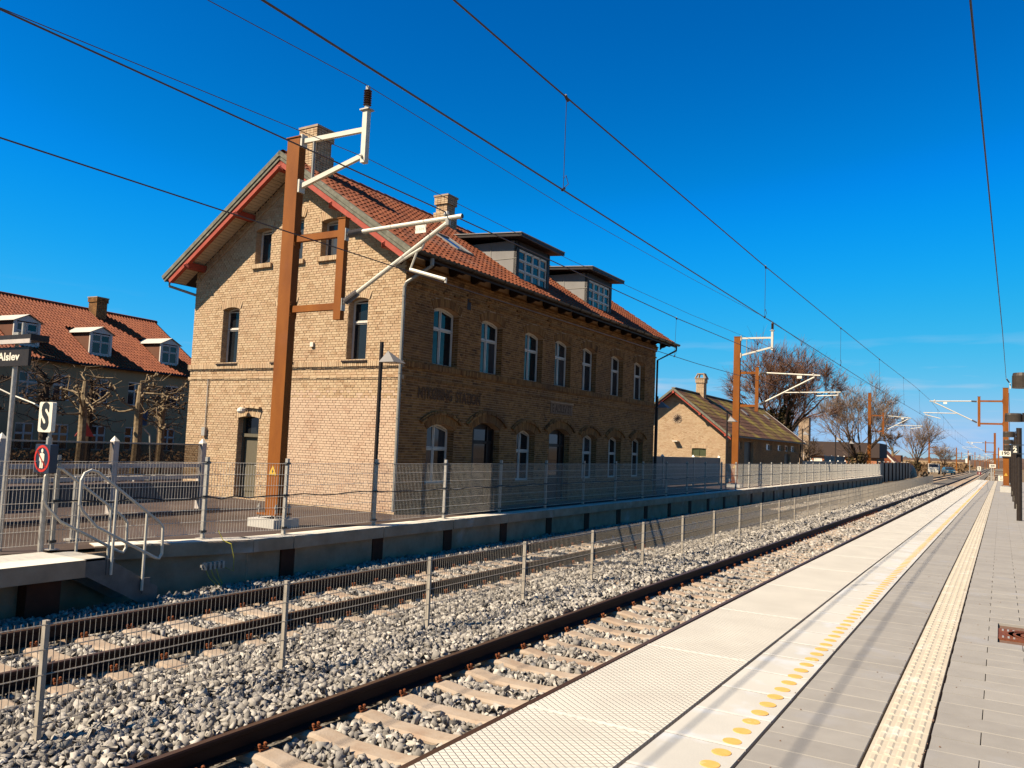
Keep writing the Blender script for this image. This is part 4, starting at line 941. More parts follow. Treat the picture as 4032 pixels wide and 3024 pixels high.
b = MB(); b.tube([(.2, .06, 7.0), (.24, .1, 5.0), (.2, .06, 3.0)], .015, 4); b.build('earth_cable', MT['dark'], RM)
mast('rust brown mast rising behind the ramp at the platform end', -.02, 165, gz(165), 7.75, -1, arm=(6.0, 4.4), post=(6.3, 4.2), tip=(4.4, 6.0), feeder=False, reg='push', detail=False)
mast('rust brown mast furthest away on the right of the line', .95, 292, gz(292), 7.9, -1, feeder=False, reg='push', detail=False)

def poly_wire(b, pts, r, n=5): b.tube(pts, r, n, caps=False)
def wire_part(name, pts, r, par): b = MB(); poly_wire(b, pts, r); return b.build(name, MT['wire'], par)
def interp(pts, y):
    for a, c in zip(pts[:-1], pts[1:]):
        if a[1] <= y <= c[1]: t_ = (y - a[1]) / (c[1] - a[1]); return Vector(a).lerp(Vector(c), t_)
def overhead(label, mess, cont, drops, r1, r2):
    t = thing('overhead_line', label, 'overhead line')
    wire_part('messenger_wire', mess, r1, t); wire_part('contact_wire', cont, r2, t)
    for y in drops:
        p, q = interp(mess, y), interp(cont, y)
        b = MB(); b.tube([p, q], .0045, 4); b.tube([p + Vector((0, -.04, .015)), p + Vector((0, .04, -.03))], .02, 5); b.tube([q + Vector((0, -.03, -.01)), q + Vector((0, .03, .03))], .018, 5)
        b.tube([q + Vector((0, 0, .02)), q + Vector((.02, .09, .1)), q + Vector((0, .06, .2)), q + Vector((0, 0, .14))], .005, 4); b.build('dropper', MT['wire'], t)
overhead('messenger and contact wire with droppers above the near track',
         [(-4.55, -30, 6.6), (-4.5, -8, 6.18), (-4.47, 3, 6.06), (-4.47, 8, 6.03), (-4.47, 18, 6.05), (-4.47, 29, 6.17), (-4.45, 40, 6.29), (-4.36, 57, 6.5), (-4.20, 69, 6.42), (-4.3, 90, 6.15), (-4.4, 117, 5.9), (-4.5, 140, 6.0), (-4.35, 165, 6.1), (-4.9, 230, 5.3), (-4.2, 292, 5.6), (-6, 400, 4.6)],
         [(-4.3, -30, 4.9), (-4.47, 0, 4.87), (-4.47, 18, 4.89), (-4.47, 36, 4.9), (-4.2, 69, 4.95), (-4.4, 117, 4.75), (-4.5, 165, 4.6), (-4.8, 292, 4.1), (-6, 400, 3.7)],
         [-1.8, 8.5, 18.5, 29, 39.5, 50, 60, 79, 89, 99, 109, 119, 129, 139, 149], .0105, .010)
overhead('messenger and contact wire with droppers above the far track',
         [(-8.7, -26, 5.9), (-8.45, 0, 5.87), (-8.36, 11.49, 5.85), (-8.1, 23, 5.72), (-7.85, 35, 5.78), (-7.68, 43.6, 6.02), (-7.75, 60, 5.95), (-7.85, 78, 6.0), (-7.8, 98, 6.42), (-8.3, 150, 5.6), (-9, 208, 5.3), (-7.5, 288, 5.2), (-7, 360, 5)],
         [(-8.5, -26, 4.6), (-8.31, 11.49, 4.57), (-8.1, 25, 4.58), (-7.85, 43.6, 4.85), (-7.9, 98, 5.2), (-9, 208, 4.2), (-7.5, 288, 4.0), (-7, 360, 3.7)],
         [2.5, 22.9, 30.5, 36.8, 53, 62, 71, 80, 89, 110, 121, 132], .0115, .0095)
def lone(name, label, pts, r): tag(wire_part(name, pts, r, None), label, 'wire')
lone('feeder_wire', 'thin wire over the brown insulators on the mast brackets', [(-10.7, -26, 8.3), (-10.5, -8, 8.1), (-10.4, 4, 8.25), (-10.36, 11.49, 8.56), (-10.25, 20, 8.42), (-10.1, 30, 8.48), (-9.98, 38, 8.62), (-10.1 + .0, 43.6, 8.84), (-10.2, 70, 8.5), (-10.3, 98, 9.2)], .0075)
lone('earth_wire', 'thin wire clamped low on the feeder brackets of the masts', [(-10.7, -26, 6.8), (-10.45, 4.7, 6.85), (-10.36, 11.61, 7.16), (-10.2, 20, 7.0), (-10.05, 30, 7.05), (-10.1, 43.72, 7.44), (-10.2, 70, 7.2), (-10.4, 98, 8.0)], .007)
lone('anchor_wire', 'dark wire running to the top of the mast with the 190 sign', [(-.85, -20, 8.1), (-.26, 11.6, 7.75), (.3, 42, 7.7), (.70, 68.1, 7.95)], .016)

# ================================================================== FENCES
def mesh_panel(L, z0, z1, pitch, rails, rv, rh, spike=.0, dbl=True, m='mesh'):
    b = MB(); n = int(L / pitch)
    for i in range(n + 1): 
        y = (L - n * pitch) / 2 + i * pitch; b.tube([(0, y, z0 - .01), (0, y, z1 + spike)], rv, 4, caps=False)
    for i in range(rails):
        z = z0 + (z1 - z0) * i / (rails - 1)
        for dx in ((-.007, .007) if dbl else (0,)): b.tube([(dx, 0, z), (dx, L, z)], rh, 4, caps=False)
    return b.mesh('mesh_panel', MT[m])
MT['mesh_bright'] = mat('bright_galvanised_wire', [(.60, .59, .58), (.72, .71, .70)], .5, 10, metal=.1)
FF = thing('mesh_fence', 'galvanised mesh fence with posts along the far platform edge', 'fence', (0, 0, 0))
def fence_post(h, w_, m, clips, foot=True):
    b = MB(); b.box(-w_ / 2, w_ / 2, -w_ * .4, w_ * .4, 0, h)
    if foot: b.box(-.09, .09, -.075, .075, 0, .012)
    me_ = b.mesh('fence_post', m)
    c = MB()
    for z in clips: c.box(-w_ / 2 - .012, w_ / 2 + .012, -w_ * .4 - .02, w_ * .4 + .02, z - .018, z + .018)
    return me_, c.mesh('clamp', MT['black'])
pm, cm = fence_post(1.36, .062, MT['galv'], (.12, .70, 1.27))
fp = [(-11.80, 1.9), (-11.74, 4.35), (-11.68, 6.82), (-11.40, 9.20), (-11.02, 10.64)]
y = 10.64
while y < 98: y += 2.48; fp.append((-11.02, y))
panel_me = {}
for i, (x, y) in enumerate(fp):
    p_ = put('fence_post', pm, FF, (x, y, .012)); put('clamp', cm, p_)
    if i + 1 < len(fp):
        x2, y2 = fp[i + 1]; L = math.hypot(x2 - x, y2 - y); k = round(L, 2)
        if k not in panel_me: panel_me[k] = mesh_panel(L, .10, 1.28, .05, 7, .0031, .0038, m='mesh_bright')
        put('mesh_panel', panel_me[k], FF, (x + .035, y, 0), (0, 0, -math.atan2(x2 - x, y2 - y)))
b = MB(); pts = []
for i in range(2, 34):
    x, y = fp[i]; x2, y2 = fp[i + 1]
    for t_ in (0, .17, .33, .5, .67, .83): pts.append((x + (x2 - x) * t_ + .05, y + (y2 - y) * t_, .715 + (random.uniform(-.05, .02) if t_ else 0)))
b.tube(pts, .011, 5); tag(b.build('black_cable', MT['black']), 'black cable strung along the far platform fence', 'cable')
MF = thing('mesh_fence', 'low mesh fence with spiked top standing between the two tracks', 'fence', (0, 0, 0))
pm2, cm2 = fence_post(1.03, .05, MT['mesh'], (.42, .65), False)
lp_ = mesh_panel(2.63, .20, 1.0, .05, 5, .0031, .0038, .035)
y = -1.36; k = 0
while y < 114:
    z = -.82 + gz(y) * .35; p_ = put('fence_post', pm2, MF, (-6.66, y, z))
    put('mesh_panel', lp_, MF, (-6.635, y, z)); y += 2.63
put('fence_post', pm2, MF, (-6.66, y, -.82 + gz(y) * .35))

# ================================================================== STEPS, HANDRAILS, SIGNS AT LEFT
SX = thing('metal_steps', 'galvanised steps with two tube handrails leading down to the track', 'steps', (-10.6, 6.72, 0))
pts_s = [(.0, .0), (1.12, -.56)]
for dx in (-.02, -.80):
    b = MB(); b.prism([(dx, -.05, .0), (dx, .25, .0), (dx, 1.10, -.50), (dx, 1.10, -.75), (dx, .90, -.75), (dx, .0, -.24), (dx, -.05, -.24)], 0, (.02, 0, 0))
    for (yy_, zz) in ((.32, -.12), (.9, -.45)): b.box(dx + .02, dx + .035, yy_ - .06, yy_ + .06, zz - .12, zz + .1)
    b.build('stringer', MT['shadegalv'], SX)
for i in range(3): MB().box(-.78, -.02, .26 + i * .27, .50 + i * .27, -.17 - i * .17, -.14 - i * .17).build('tread', MT['galv'], SX)
b = MB(); b.box(-.80, 0, -.42, .24, -.03, .008); b.build('landing_plate', MT['galvwhite'], SX)
for dx, nm in ((.03, 'near'), (-.83, 'far')):
    b = MB(); r_ = .0215
    b.tube([(dx, .07, .42), (dx, -.16, .66), (dx, -.21, .75), (dx, -.21, 1.08), (dx, -.17, 1.17), (dx, -.08, 1.21), (dx, .02, 1.18), (dx, 1.02, .45), (dx, 1.10, .36), (dx, 1.11, -.02), (dx, 1.07, -.09), (dx, 1.0, -.07), (dx, .05, .44)], r_, 8)
    h_ = b.build('handrail', MT['galvwhite'], SX)
    for (yy_, z0, z1) in ((.32, -.24, .96), (.82, -.52, .58)): MB().tube([(dx - .0, yy_, z0), (dx, yy_, z1)], .020, 8).build('baluster', MT['galvwhite'], h_)
# bollard-like fence end post
b = MB(); b.tube([(0, 0, 0), (0, 0, .98)], .045, 10); b.box(-.06, .06, -.06, .06, .98, 1.01); b.box(-.09, .09, -.09, .09, 0, .03); o = b.build('steel_post', MT['galv']); o.location = (-12.51, 7.63, 0); tag(o, 'short galvanised post standing behind the metal steps', 'post')
# S sign with pictogram
SG = thing('stop_sign', 'white S sign above a red ringed no entry pictogram on a steel pole', 'sign', (-11.60, 6.62, 0))
b = MB(); b.tube([(0, 0, 0), (0, 0, 1.62)], .04, 10); b.tube([(0, 0, 1.62), (0, 0, 2.1)], .025, 8); b.build('pole', MT['galv'], SG)
def rbox(w_, h, d, r_, n=4):
    pts = []
    for cx_, cz_, a0 in ((w_ / 2 - r_, h / 2 - r_, 0), (-w_ / 2 + r_, h / 2 - r_, 90), (-w_ / 2 + r_, -h / 2 + r_, 180), (w_ / 2 - r_, -h / 2 + r_, 270)):
        for i in range(n + 1): t_ = math.radians(a0 + 90 * i / n); pts.append((cx_ + r_ * math.cos(t_), cz_ + r_ * math.sin(t_)))
    return pts
b = MB(); b.prism([(x - .03, -.07, z + 1.91) for x, z in rbox(.33, .43, .05, .03)], 0, (0, .06, 0)); p_ = b.build('sign_plate', MT['signwhite'], SG)
text('S', .50, MT['black'], p_, (-.03, -.075, 1.905), (math.pi / 2, 0, 0), 'letter', bold=.022, ext=.002, sx=.80)
b = MB(); b.prism([(x + .085, -.13, z + 1.325) for x, z in rbox(.37, .40, .05, .012)], 0, (0, .115, 0)); p_ = b.build('pictogram_plate', MT['navy'], SG)
b = MB()
for i in range(28):
    t0, t1 = 2 * math.pi * i / 28, 2 * math.pi * (i + 1) / 28
    q = [(.085 + r_ * math.cos(t_), -.134, 1.325 + r_ * math.sin(t_)) for r_, t_ in ((.155, t0), (.19, t0), (.19, t1), (.155, t1))]; b.add(q, [(3, 2, 1, 0)])
b.bar((.085 - .115, -.1385, 1.325 + .115), (.085 + .115, -.1385, 1.325 - .115), .002, .03, (0, 1, 0)); 
b.v = b.v; b.build('red_ring', MT['signred'], p_)
b = MB(); c0 = .085
b.add([(c0 + .026 * math.cos(t_), -.136, 1.435 + .03 * math.sin(t_)) for t_ in np.linspace(0, 2 * math.pi, 13)[:-1]], [tuple(range(12))[::-1]])
for (x0, x1, z0, z1) in ((-.045, .045, 1.30, 1.40), (-.06, -.046, 1.29, 1.39), (.046, .06, 1.29, 1.39), (-.040, -.006, 1.19, 1.30), (.006, .040, 1.19, 1.30)): b.add([(c0 + x0, -.136, z0), (c0 + x1, -.136, z0), (c0 + x1, -.136, z1), (c0 + x0, -.136, z1)], [(0, 1, 2, 3)])
b.build('figure', MT['signwhite'], p_)
# station name sign
NS = thing('station_name_sign', 'dark station name board under a small hood on a tall pole', 'sign', (-12.05, 6.3, 0))
MB().tube([(0, 0, 0), (0, 0, 2.62)], .033, 10).build('pole', MT['galv'], NS)
b = MB(); b.box(-.95, .43, -.06, -.02, 2.615, 2.885); p_ = b.build('name_board', MT['dark'], NS); text('Alslev', .155, MT['signwhite'], p_, (.20, -.063, 2.745), (math.pi / 2, 0, 0), 'lettering', bold=.004, ext=.001, sx=1.5, align='RIGHT')
b = MB(); b.box(-1.0, .56, -.12, .14, 2.965, 3.05); h_ = b.build('hood', MT['dark'], NS); MB().box(-1.0, .55, -.125, -.105, 2.925, 2.985).build('light_strip', MT['lilac'], h_)
b = MB(); b.tube([(.14, 0, 3.05), (.14, 0, 3.24)], .028, 10); b.box(-.02, .1, -.05, .05, 3.05, 3.1); b.build('antenna', MT['galv'], h_)
MB().tube([(0, 0, 2.62), (0, 0, 2.97)], .03, 8).build('upper_pole', MT['galv'], NS)
b = MB(); pts = [(-13.2, 6.0, 2.62), (-12.7, 6.2, 2.4), (-12.3, 6.4, 2.22), (-11.95, 6.55, 2.1), (-11.78, 6.6, 2.03)]; b.tube(pts, .012, 6); tag(b.build('white_cable', MT['galvwhite']), 'pale cable sagging from the name sign to the S sign', 'cable')
# earth terminals with yellow cables on the wall
ET = thing('earth_terminal', 'bar of earth terminals with yellow green cables on the wall', 'terminal', (-10.74, 8.9, -.32))
b = MB(); b.box(-.02, .02, -.22, .22, -.02, .02)
for k_ in range(5): b.box(-.03, .05, -.18 + k_ * .085, -.14 + k_ * .085, -.06, .05)
b.build('terminal_bar', MT['galv'], ET)
for k_ in range(3): MB().tube([(.04, -.16 + k_ * .1, -.05), (.06, -.1 + k_ * .09, -.18), (.08, .03 + k_ * .06, -.3), (.05, .1, -.42)], .008, 5).build('cable', MT['yg'], ET)
MB().tube([(.04, .2, -.05), (.12, .32, -.12), (.14, .30, .1), (.1, .26, .32), (-.1, .26, .36), (-.25, .28, .5)], .007, 5).build('cable', MT['yg'], ET)

# ================================================================== FAR PLATFORM LAMPS
def pyr_lamp(label, x, y, h=3.93):
    t = thing('platform_lamp', label, 'lamp', (x, y, 0), 0, 'pyramid shade lamps along the far platform')
    MB().tube([(0, 0, 0), (0, 0, h)], .045, 10).build('pole', MT['dark'], t)
    b = MB(); s_ = .21; cx_, cy_ = .27, .06; z0 = h - .46; b.add([(cx_ - s_, cy_ - s_, z0), (cx_ + s_, cy_ - s_, z0), (cx_ + s_, cy_ + s_, z0), (cx_ - s_, cy_ + s_, z0), (cx_ - .13, cy_, z0 + .27)], [(0, 1, 4), (1, 2, 4), (2, 3, 4), (3, 0, 4), (3, 2, 1, 0)]); s1 = b.build('lamp_shade', MT['zinc'], t)
    MB().box(cx_ - .15, cx_ + .15, cy_ - .15, cy_ + .15, z0 - .012, z0 - .002).build('diffuser', MT['lilac'], s1)
pyr_lamp('pyramid shade lamp standing before the station corner downpipe', -11.62, 13.79)
pyr_lamp('pyramid shade lamp in the shadow at the station far corner', -11.6, 30.8, 3.95)
pyr_lamp('pyramid shade lamp beside the mast before the goods shed', -11.6, 40.7, 3.85)
pyr_lamp('pyramid shade lamp behind the goods shed far end', -12.6, 64.5, 3.9)
pyr_lamp('pyramid shade lamp left of the pair beyond the shed', -11.6, 73.2, 3.72)
pyr_lamp('pyramid shade lamp right of the pair beyond the shed', -11.6, 80.5, 3.6)

# ================================================================== NEAR PLATFORM LAMPS, SIGNS
def box_lamp(label, x, y):
    t = thing('platform_light', label, 'lamp', (x, y, gz(y)), 0, 'dark lamps with rounded heads along the near platform')
    MB().tube([(0, 0, 0), (0, 0, 3.12)], .085, 14).build('pole', MT['dark'], t)
    b = MB(); b.box(-.30, .02, -.03, .03, 2.86, 2.93); b.box(-.13, -.09, -.07, .07, 2.80, 3.0); b.build('arm', MT['dark'], t)
    pts = rbox(.34, .30, 0, .11, 5)
    b = MB(); n = len(pts); b.v = [(x_ - .30, y_, 2.80) for x_, y_ in pts] + [(x_ * .99 - .30, y_ * .99, 2.95) for x_, y_ in pts] + [(x_ * .93 - .30, y_ * .93, 2.99) for x_, y_ in pts]
    b.f = [tuple(range(n))[::-1]] + [(i, (i + 1) % n, n + (i + 1) % n, n + i) for i in range(n)] + [(n + i, n + (i + 1) % n, 2 * n + (i + 1) % n, 2 * n + i) for i in range(n)] + [tuple(range(2 * n, 3 * n))]
    h_ = b.build('lamp_head', MT['gutter'], t)
    MB().box(-.088, -.084, -.02, .02, .35, .55).build('label_plate', MT['signwhite'], t)
for (yy_, xx, lb) in ((12.4, .66, 'closest to the camera, only its rounded head in view'), (21.6, .66, 'second from the camera, its pole at the picture edge'), (32.45, .70, 'with the track 2 plate on its pole'), (41.8, .79, 'just behind the track 2 plate'), (50.6, .86, 'fifth from the camera'), (59.6, .93, 'standing nearest before the 190 mast'), (82, 1.1, 'standing just past the 190 mast')):
    box_lamp('dark platform lamp ' + lb, xx, yy_)
T2 = thing('track_sign', 'dark plate with a white 2 hung on two bars from a lamp pole', 'sign', (.58, 32.3, -.05))
MB().box(-.12, .11, -.02, .02, 2.25, 2.52).build('plate', MT['black'], T2)
text('2', .22, MT['signwhite'], T2, (.0, -.024, 2.345), (math.pi / 2, 0, 0), 'number', bold=.010, ext=.001)
b = MB()
for z in (2.23, 2.53): b.box(-.12, .9, -.015, .015, z - .012, z + .012)
b.build('bars', MT['black'], T2)
b = MB()
for k_ in range(2): b.box(-.05 + k_ * .05, -.015 + k_ * .05, -.024, -.02, 2.465, 2.49)
b.build('dashes', MT['signwhite'], T2)
N1 = thing('number_sign', 'white sign with black 190 fixed across the near platform mast', 'sign', (.64, 68.85, 0))
b = MB(); b.box(-.37, .35, -.03, 0, 2.40, 2.80); p_ = b.build('plate', MT['signwhite'], N1); text('190', .34, MT['black'], p_, (-.01, -.034, 2.60), (math.pi / 2, 0, 0), 'number', bold=.010, ext=.001, sx=1.05)
MB().box(-.2, .2, -.0, .03, 2.3, 2.4).build('bracket', MT['black'], N1)
N3 = thing('number_sign', 'small white sign reading 300 at the platform end', 'sign', (-.28, 124, gz(124)))
MB().box(-.36, .36, -.03, 0, 1.72, 2.16).build('plate', MT['signwhite'], N3); text('300', .34, MT['black'], N3, (0, -.034, 1.935), (math.pi / 2, 0, 0), 'number', bold=.010, ext=.001)
b = MB(); b.tube([(-.12, .02, 0), (-.12, .02, 1.9)], .06, 8); b.tube([(.14, .02, 0), (.14, .02, 1.9)], .04, 8); b.build('poles', MT['galv'], N3)
S2 = thing('stop_sign', 'small white S sign over a dark red pictogram at the platform end', 'sign', (-1.78, 123, gz(123)))
MB().tube([(0, .02, -.2), (0, .02, 1.6)], .04, 8).build('pole', MT['galv'], S2); MB().box(-.2, .2, -.03, 0, 1.26, 1.80).build('sign_plate', MT['signwhite'], S2); text('S', .46, MT['black'], S2, (0, -.034, 1.53), (math.pi / 2, 0, 0), 'letter', bold=.016, ext=.001, sx=.9)
p_ = MB().box(-.22, .22, -.05, 0, .70, 1.10).build('pictogram_plate', flat('dark_red_plate', (.16, .01, .012)), S2)
b = MB(); b.box(-.04, .04, -.056, -.051, .76, .98); b.lathe([(.035, .98), (.035, 1.04)], (0, -.04, 0), 8); b.build('figure', MT['signwhite'], p_)
# barrier and ramp at the platform end
BR = thing('end_ramp', 'grey boarded ramp and railings at the end of the near platform', 'ramp', (.9, 128.5, gz(128)))
b = MB(); b.prism([(-.9, 0, 0), (1.6, 0, 0), (1.6, 0, 1.55), (-.9, 0, 1.55)], 0, (0, 7, 0)); b.build('side_boards', MT['barr'], BR)
b = MB()
for z in (.75, 1.35): b.box(-.95, 1.65, -.06, -.005, z, z + .12)
b.build('rails', MT['pipe'], BR)
b = MB()
for k_ in range(3): b.tube([(-1.2 - k_ * .25, -.5, -.1), (-1.2 - k_ * .25, -.5, 1.0)], .035, 6)
b.tube([(-1.7, -.5, 1.0), (-1.0, -.5, 1.0)], .03, 6); b.tube([(-1.7, -.5, .5), (-1.0, -.5, .5)], .03, 6); b.build('railing', MT['galv'], BR)
BB = thing('barrier_board', 'white barrier board with two red lamps before the ramp', 'barrier', (.78, 124.5, gz(124)))
MB().box(-.42, .45, -.04, 0, .02, .72).build('board', MT['signwhite'], BB)
b = MB()
for k_ in range(5): b.box(-.22 + k_ * .11, -.18 + k_ * .11, -.046, -.041, .12, .38)
b.build('slots', MT['black'], BB); b = MB()
for x in (-.14, .14): b.tube([(x, -.08, .58), (x, -.04, .58)], .07, 10)
b.build('red_lamps', MT['signred'], BB)

# ================================================================== NOISE / GLASS BARRIERS
def barrier(label, pts, h=1.5, glass=True, name='glass_barrier', px_off=.0, post_h=None):
    t = thing(name, label, 'barrier', (pts[0][0], pts[0][1], 0))
    ox, oy = pts[0]
    for i, (x, y) in enumerate(pts):
        x -= ox; y -= oy
        b = MB(); b.box(x - .07, x + .07, y - .06, y + .06, 0, h + .02); p_ = b.build('post', MT['lilac'] if glass else MT['pipe'], t)
        b = MB(); b.add([(x - .08, y - .06, h + .02), (x + .08, y - .06, h + .02), (x + .08, y + .06, h + .02), (x - .08, y + .06, h + .02), (x - .02, y, h + .13)], [(0, 1, 4), (1, 2, 4), (2, 3, 4), (3, 0, 4)]); b.build('post_cap', MT['signwhite'], p_)
        if i + 1 < len(pts):
            x2, y2 = pts[i + 1][0] - ox, pts[i + 1][1] - oy; d = Vector((x2 - x, y2 - y, 0)).normalized(); A = Vector((x, y, 0)) + d * .065; B = Vector((x2, y2, 0)) - d * .065
            def slab(z0, z1, th, nm, m): b = MB(); b.bar(A + Vector((0, 0, (z0 + z1) / 2)), B + Vector((0, 0, (z0 + z1) / 2)), th, z1 - z0); b.build(nm, m, t)
            if glass:
                slab(1.06, h - .03, .014, 'glass_pane', MT['bglass']); slab(h - .03, h, .06, 'top_rail', MT['pipe']); slab(.96, 1.05, .06, 'rail', MT['lilac']); slab(.70, .78, .06, 'rail', MT['lilac']); slab(.79, .955, .014, 'glass_pane', MT['bglass'])
                slab(.20, .64, .08, 'panel', MT['barr'])
                b = MB(); n = int((B - A).length / .12)
                for k_ in range(n): p = A.lerp(B, (k_ + .5) / n); b.box(p.x + .04, p.x + .06, p.y - .03, p.y + .03, .22, .62)
                tag(b.build('panel_ribs', MT['barr'], t), kind='stuff')
            else:
                slab(.06, h - .03, .09, 'panel', MT['barr']); slab(h - .03, h, .12, 'top_rail', MT['pipe'])
                for z in (.45, 1.05): slab(z, z + .05, .13, 'rail', MT['pipe'])
    return t
barrier('glass and grey panel barrier in front of the pollarded trees', [(-15.05 - .08 * (12.7 - 1.0 - k_ * 2.35) * -1 - .95, 1.0 + k_ * 2.35) for k_ in range(6)])
barrier('dark solid barrier between station and goods shed', [(-14, 33.4), (-14, 38.1), (-14, 42.85), (-14, 47.6)], 1.5, False, 'noise_barrier')
barrier('blue grey panel barrier just beyond the goods shed', [(-14, 71.2 + k_ * 4.7) for k_ in range(6)], 1.4, False, 'noise_barrier')
barrier('short raised grey barrier standing behind the blue grey one', [(-17, 100 + k_ * 4.7) for k_ in range(4)], 1.95, False, 'noise_barrier')
NB = thing('noise_barrier', 'long dark curved barrier with ribs beyond the far platform', 'barrier', (-11.5, 103, 0))
for k_ in range(9):
    y0 = k_ * 4.4
    MB().box(-.06, .04, y0 + .12, y0 + 4.28, -.9, 1.42).build('panel', MT['dark'], NB)
    MB().box(-.1, .14, y0 - .1, y0 + .1, -.9, 1.5).build('post', MT['pile'], NB)
    if k_ % 1 == 0: MB().box(-.12, .1, y0 - .1, y0 + .1, 1.5, 1.56).build('post_cap', MT['signwhite'], NB)
for k_ in range(8):
    y0 = 39.6 + k_ * 2.6; xo = .05 * k_ * k_ * .2
    b = MB(); pr = [(-.9 + .9 * math.cos(a_) - .3 * (a_), -1.0 + 2.3 * math.sin(a_)) for a_ in np.linspace(0, 1.5, 7)]
    for (xa, za), (xb, zb) in zip(pr[:-1], pr[1:]): b.quad((xa - xo, y0, za), (xa - xo, y0 + 2.5, za), (xb - xo, y0 + 2.5, zb), (xb - xo, y0, zb))
    b.build('curved_panel', MT['dark'], NB)
    b = MB(); b.tube([(x_ - xo + .05, y0, z_) for x_, z_ in pr], .08, 5); b.build('rib', MT['pile'], NB)

# ================================================================== GOODS SHED
SH = thing('goods_shed', 'long single storey yellow brick goods shed with mossy slate roof', 'building', (-14.0, 49.0, 0))
SHM = Matrix.Translation((-14, 49, 0)); SW, SLN = 6.45, 21.6; EZ = 2.95; SR = (5.72 - EZ) / (SW / 2 + .35)
QG = lambda u, d, z: (-u, d, z); QF = lambda v, d, z: (-d, v, z)
sg = [(1.22, 2.12, 1.52, 2.03, .02)]
sf = [(2.84, 3.75, 2.10, 2.58, .02), (4.2, 6.5, .0, 2.62, .05), (10.1, 11.9, 2.12, 2.58, .02), (13.7, 15.45, 2.12, 2.58, .02), (16.1, 17.8, 2.12, 2.58, .02), (18.3, 20.2, 2.10, 2.58, .02), (16.0, 18.2, .0, 1.94, .02)]
s_top = lambda u: EZ + SR * ((u if u < SW / 2 else SW - u) + .35) - .22
def s_lim(z, x0, x1):
    k = (z - EZ + .22) / SR - .35; return (x0, x1) if k < 0 else (max(x0, k), min(x1, SW - k))
b = MB(); wall_faces(b, lambda u, d, z: QG(u, d + .01, z), 0, SW, -.4, 3.0, sg); b.add([QG(u, .01, z) for u, z in ((0, 3.0), (SW, 3.0), (SW, s_top(SW)), (SW / 2, s_top(SW / 2)), (0, s_top(0)))], [(0, 1, 2, 3, 4)]); b.build('gable_wall', MT['mortar'], SH)
b = MB(); wall_faces(b, lambda v, d, z: QF(v, d + .01, z), 0, SLN, -.4, 3.0, sf); b.build('facade_wall', MT['mortar_grey'], SH)
MB().box(-SW, -.32, .32, SLN, -.4, 2.95).build('inner_walls', MT['brick_face'], SH)
cd = [('g', *q) for q in lay_bricks(0, SW, .3, 5.5, sg, s_lim, .2)] + [('f', *q) for q in lay_bricks(0, SLN, .6, 2.95, sf, None, .0)]
cd.sort(key=lambda c: (SHM @ Vector((-(c[1] + c[2]) / 2, 0, c[3]) if c[0] == 'g' else (0, (c[1] + c[2]) / 2, c[3])) - CAMV).length if c[3] > 1.5 and c[0] == 'g' else 999)
bg_, bf_ = MB(), MB()
for i, (wl, a, c, z0, z1) in enumerate(cd):
    if wl == 'g' and abs((a + c) / 2 - 3.02 - .1) < .3 and abs(z0 - 3.83) < .3: continue
    if i < 250: put('brick', unit_box(MT['brick']), SH, (-(a + c) / 2, .015, (z0 + z1) / 2), (0, 0, 0), (c - a, .03, z1 - z0))
    else:
        P_ = QG if wl == 'g' else QF; b = bg_ if wl == 'g' else bf_; pr = random.uniform(-.003, .003)
        b.add([P_(a, pr, z0), P_(c, pr, z0), P_(c, pr, z1), P_(a, pr, z1)], [(0, 1, 2, 3)])
arch_bricks(bg_, QG, sg[0], band=.2)
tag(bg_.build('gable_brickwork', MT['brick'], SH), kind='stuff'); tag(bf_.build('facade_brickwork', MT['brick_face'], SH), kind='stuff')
b = MB(); b.tube([(-3.1, -.02, 3.83), (-3.1, .03, 3.83)], .29, 20); v_ = b.build('round_vent', MT['conc'], SH)
b = MB()
for k_ in range(6): t_ = math.pi * k_ / 6; b.bar((-3.1 - .25 * math.cos(t_), -.03, 3.83 - .25 * math.sin(t_)), (-3.1 + .25 * math.cos(t_), -.03, 3.83 + .25 * math.sin(t_)), .03, .03, (0, 1, 0))
b.build('vent_star', MT['doordark'], v_)
b = MB(); pbox(b, QG, 1.22, 2.12, .06, .1, 1.52, 2.02); sh_ = b.build('shutter', MT['green'], SH)
b = MB(); [pbox(b, QG, x, x + .05, .03, .06, 1.52, 2.02) for x in (1.22, 1.645, 2.07)]; pbox(b, QG, 1.2, 2.14, .0, .08, 1.46, 1.515); b.build('shutter_frame', MT['green'], sh_)
b = MB(); b.box(-3.28, -2.95, -.35, -.02, 2.38, 2.44); b.tube([(-3.0, -.2, 2.41), (-2.96, 0, 2.38)], .03, 6); b.build('wall_lamp', MT['white'], SH)
for o in sf[:1] + sf[2:6]: window(SH, QF, o[0] + .05, o[1] - .25, o[2], o[3], 0, cols=1, split=(), depth=.12)
for o in (sf[1], sf[6]): b = MB(); pbox(b, QF, o[0], o[1], .18, .25, 0, o[3]); b.build('door', MT['doordark'], SH)
b = MB(); 
for sd in (1, -1):
    f = lambda x, v, z: ((x if sd > 0 else -SW - x), v, z)
    q = [f(.40, -.5, EZ - .06), f(.40, SLN + .45, EZ - .06), f(-SW / 2, SLN + .45, EZ - .06 + SR * (SW / 2 + .4)), f(-SW / 2, -.5, EZ - .06 + SR * (SW / 2 + .4))]; q2 = [(p[0], p[1], p[2] - .1) for p in q]
    b.add(q + q2, [(0, 1, 2, 3), (7, 6, 5, 4), (0, 4, 5, 1), (1, 5, 6, 2), (2, 6, 7, 3), (3, 7, 4, 0)])
b.build('roof_deck', MT['doordark'], SH)
sa = math.atan(SR); A_ = Vector((0, 1, 0)); U_ = Vector((-math.cos(sa), 0, math.sin(sa))); N_ = Vector((math.sin(sa), 0, math.cos(sa)))
